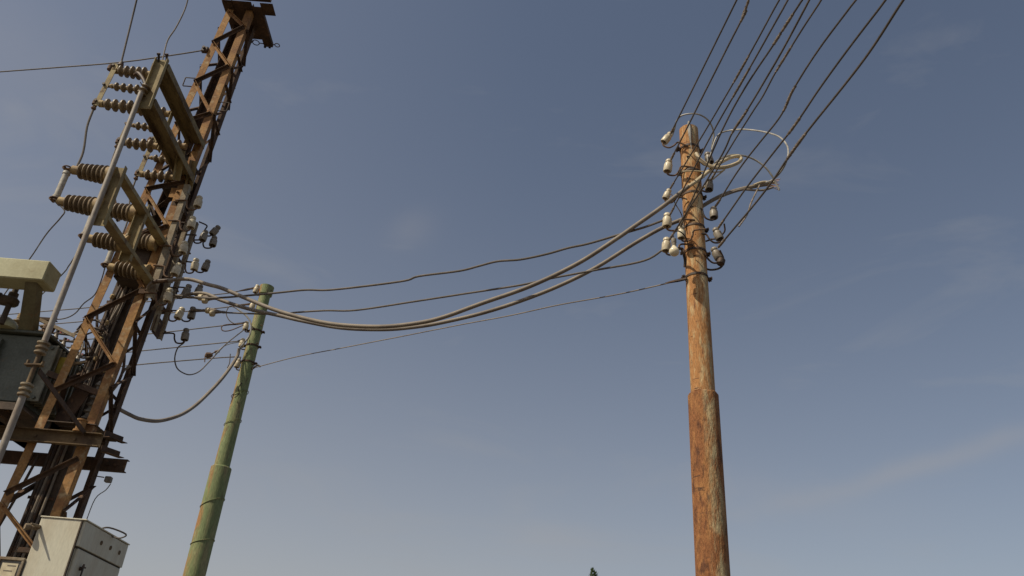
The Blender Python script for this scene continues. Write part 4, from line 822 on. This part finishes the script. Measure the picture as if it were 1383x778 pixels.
lead(V((-4.66, 7.44, 6.06)), [at(112, 329, 7.46), at(100, 348, 7.7), at(92, 360, 8.0), at(84, 371, 8.5), V((-5.71, 8.55, 5.63))], 0.007, 'thin lead from the middle fuse dropping behind the conservator end')
lead(V((-4.66, 8.04, 6.06)), [at(137, 378, 8.1), at(128, 398, 8.2), at(113, 410, 8.4), at(102, 423, 8.6), at(87, 430, 8.65), V((-5.44, 8.65, 5.63))], 0.007, 'thin lead from the farthest fuse curving left past the tower leg')

# ------------------------------------------------------------------ loops and coil at the rusty pole
YL = 6.12
cable_thing('coil_cable', [CB] + [at(x, y, Y) for x, y, Y in ((940, 245, 6.11), (950, 237, 6.12), (960, 229, 6.14), (972, 220, 6.16), (986, 213, 6.18), (997, 211, 6.2), (1001, 215, 6.2), (996, 220, 6.16), (983, 225, 6.12), (970, 226.5, 6.1), (958, 224, 6.1), (946, 216, 6.12), (940, 207, 6.14))], 0.019, 'cream', 'cream cable end curled into a narrow coil right of the rusty pole', 'cable')
cable_thing('coil_cable', [at(x, y, Y) for x, y, Y in ((958, 231, 6.16), (968, 218, 6.18), (984, 210, 6.2), (1002, 210, 6.22), (1018, 215, 6.22), (1033, 225.5, 6.22), (1043.6, 239, 6.24), (1052.6, 257, 6.26))], 0.009, 'white_wire', 'pale wire arching from the coil down to the frayed cable end', 'cable')
cable_thing('jumper_loop', [at(x, y, Y) for x, y, Y in ((955, 212, 6.16), (957, 221, 6.14), (960, 208, 6.12), (963, 197, 6.1), (968, 185, 6.08), (975, 179, 6.05), (989.6, 175.7, 6.0), (1007.6, 175, 5.9), (1031, 178, 5.75), (1051, 184, 5.6), (1061.6, 194, 5.5), (1064.7, 204, 5.42), (1063, 215.6, 5.4), (1056, 230, 5.5), (1045, 242, 5.7), (1035, 246, 6.0))], 0.0078, 'white_wire', 'large pale wire loop arching right of the rusty pole to the outer wires', 'wire')
cable_thing('jumper_loop', [at(x, y, Y) for x, y, Y in ((908, 183, 6.14), (911, 174, 6.1), (914, 163, 6.05), (921, 156, 6.0), (934, 153.6, 5.95), (945, 155, 5.95), (955.6, 161.6, 6.0), (962, 172, 6.05), (964, 184, 6.1), (961, 200, 6.15))], 0.0078, 'white_wire', 'small pale wire loop arching over the top of the rusty pole', 'wire')
bm = nb(); st = catmull([at(x, y, Y) for x, y, Y in ((930, 164, 6.16), (931, 172, 6.155), (932, 185, 6.148), (934, 203, 6.146))], 4); tube(bm, st, 0.01, 6, [0.003 + 0.014 * math.sin(math.pi * min(1, (0.15 + j / len(st)))) for j in range(len(st))])
tag(obj('cable_tail', bm, 'white_wire', origin=st[0]), 'white tapered cable end standing against the rusty pole cap', 'cable')
cable_thing('tie_wire', [at(x, y, Y) for x, y, Y in ((916, 232, 6.2), (925, 231.5, 6.14), (940, 231, 6.13), (958, 232.5, 6.16), (972, 232, 6.18), (979, 229, 6.2))], 0.007, 'cream', 'thin cream tie wire around the rusty pole under the coil', 'wire')
cable_thing('tie_wire', [at(x, y, Y) for x, y, Y in ((979, 229, 6.2), (968, 238, 6.2), (956, 248, 6.2), (948, 256, 6.24))], 0.007, 'cream', 'thin cream wire slanting from the coil to the pole side', 'wire')
cable_thing('tie_wire', [at(x, y, Y) for x, y, Y in ((1026, 250, 6.3), (1020, 262, 6.25), (1014, 275, 6.2), (1009, 290, 6.18), (998, 306, 6.16))], 0.0075, 'splice', 'grey wire dropping from the frayed cable end beside the outer wires', 'wire')
cable_thing('lead_loop', [at(x, y, Y) for x, y, Y in ((978, 302, 6.15), (979, 311, 6.18), (976, 316, 6.2), (970, 322, 6.22), (962, 323, 6.25), (953, 326, 6.28))], 0.0085, 'iron', 'small black lead loop behind the dark insulator right of the rusty pole', 'wire')
cable_thing('lead_loop', [at(x, y, Y) for x, y, Y in ((972, 338, 6.15), (977, 349, 6.18), (976, 358, 6.2), (970, 363, 6.22), (960, 364.5, 6.25), (953, 363, 6.28))], 0.0095, 'iron', 'large black lead loop under the lowest right insulator of the rusty pole', 'wire')
bm = nb(); Pc = at(972, 353, 6.17); lathe(bm, [(0, 0.02), (0.015, 0.038), (0.06, 0.038), (0.075, 0.02)], Pc + V((0, 0, -0.04)), (0.3, 0, 1), 10)
tag(obj('lead_clamp', bm, 'iron', origin=Pc), 'dark clamp on the large black lead loop right of the rusty pole', 'clamp')
cable_thing('tie_wire', [at(x, y, Y) for x, y, Y in ((907, 262, 6.18), (912, 275, 6.17), (918, 285, 6.16), (921, 292, 6.18), (922, 305, 6.17))], 0.005, 'iron', 'thin black wire hanging between insulators left of the rusty pole', 'wire')
# cable loops inside the lower tower
cable_thing('tower_cable_loop', [at(x, y, 8.35) for x, y in ((168, 470), (168, 485), (166, 500), (160, 515), (150, 526), (138, 534))], 0.016, 'iron', 'dark cable bend inside the tower right of its lit right leg', 'cable')
cable_thing('tower_cable_loop', [at(x, y, 8.38) for x, y in ((176, 494), (168, 500), (163, 508), (158, 520), (148, 532), (136, 543))], 0.014, 'cable', 'grey cable bend inside the tower below the dark one', 'cable')

for k, (pix, Y, r, m_, lab) in enumerate((
    (((104, 446), (112, 437), (122, 432), (133, 434), (140, 441), (143, 452), (140, 468)), 8.30, 0.012, 'iron', 'black cable loop arching highest inside the tower beside the trough'),
    (((98, 452), (110, 445), (124, 443), (138, 446), (146, 454), (146, 470), (140, 490)), 8.28, 0.013, 'iron', 'black cable loop just below the highest loop inside the tower'),
    (((116, 452), (128, 448), (136, 452), (138, 465), (132, 486), (126, 505)), 8.32, 0.010, 'hook', 'thin brown cable loop inside the tower between two black loops'),
    (((116, 462), (118, 474), (113, 480), (104, 478), (98, 470)), 8.26, 0.010, 'iron', 'short black cable hook hanging beside the left lit leg'),
    (((128, 463), (124, 474), (122, 488), (126, 500)), 8.34, 0.009, 'iron', 'thin black cable hanging straight beside the looped ones in the tower'),
    (((172, 384), (165, 400), (160, 415), (150, 432), (140, 452), (128, 480), (118, 505)), 8.33, 0.014, 'cable', 'grey cable running down along the left side of the tower trough'))):
    cable_thing('tower_cable', [at(x, y, Y) for x, y in pix], r, m_, lab, 'cable', 'tangled cables inside the tower')
for x, y, Y in ((150, 404, 8.36), (146, 440, 8.34), (134, 462, 8.33), (128, 488, 8.33), (139, 503, 8.33)):
    P = at(x, y, Y); bm = nb(); lathe(bm, [(0, 0.015), (0.01, 0.026), (0.05, 0.028), (0.06, 0.016)], P, (rnd.uniform(-.4, .4), -0.2, 1), 8)
    obj('cable_gland', bm, 'cap', duct)
bm = nb(); tube(bm, [at(131, 423, 8.5), at(131, 482, 8.5)], 0.017, 8); obj('conduit', bm, 'iron', tower)
for (x0, y0, x1, y1, Y) in ((150, 258, 158, 300, 8.45), (196, 262, 206, 292, 8.3), (176, 330, 200, 350, 8.2)):
    bm = nb(); prism(bm, angle_prof(0.04, 0.005), at(x0, y0, Y), at(x1, y1, Y), (1, 0, 0)); obj('bracket', bm, 'rust_dark_shade', tower, False)
# ------------------------------------------------------------------ far cypress
cy = thing('cypress_tree', 'slim dark green cypress whose tip shows at the bottom picture edge', 'tree', (3.68, 30, 0))
bm = nb(); tube(bm, [(3.68, 30, 0), (3.69, 30, 2.5), (3.67, 30.0, 5.0), (3.68, 30, 7.0)], 0.1, 10, [0.17, 0.12, 0.07, 0.015]); obj('trunk', bm, 'bark', cy)
bm = nb()
for k in range(9000):
    f = rnd.random() ** 0.8; z = 0.7 + f * 6.68
    R_ = 0.62 * max(0, math.sin(math.pi * min(1, 0.12 + (1 - f) * 0.75))) ** 0.8 * (1 - f ** 8) + 0.045
    a = rnd.uniform(0, 2 * math.pi); R_ *= 0.8 + 0.45 * noise.noise(V((math.cos(a) * 1.5, math.sin(a) * 1.5, z * 1.4)))
    r = R_ * rnd.random() ** 0.4; P = V((3.68 + r * math.cos(a), 30 + r * math.sin(a), z))
    up = V((math.cos(a) * 0.4, math.sin(a) * 0.4, 1)).normalized(); s = V((-math.sin(a), math.cos(a), rnd.uniform(-.5, .5))).normalized()
    L_ = rnd.uniform(0.06, 0.17); W_ = rnd.uniform(0.010, 0.026)
    if f > 0.86 and k % 5 < 2: P = P + V((0.11, 0, -0.16))
    if f > 0.93 and k % 3: continue
    bm.faces.new([bm.verts.new(P - s * W_), bm.verts.new(P + up * L_ * 0.5 + s * W_), bm.verts.new(P + up * L_), bm.verts.new(P + up * L_ * 0.4 - s * W_ * 1.3)])
obj('crown', bm, 'leaf', cy, False)
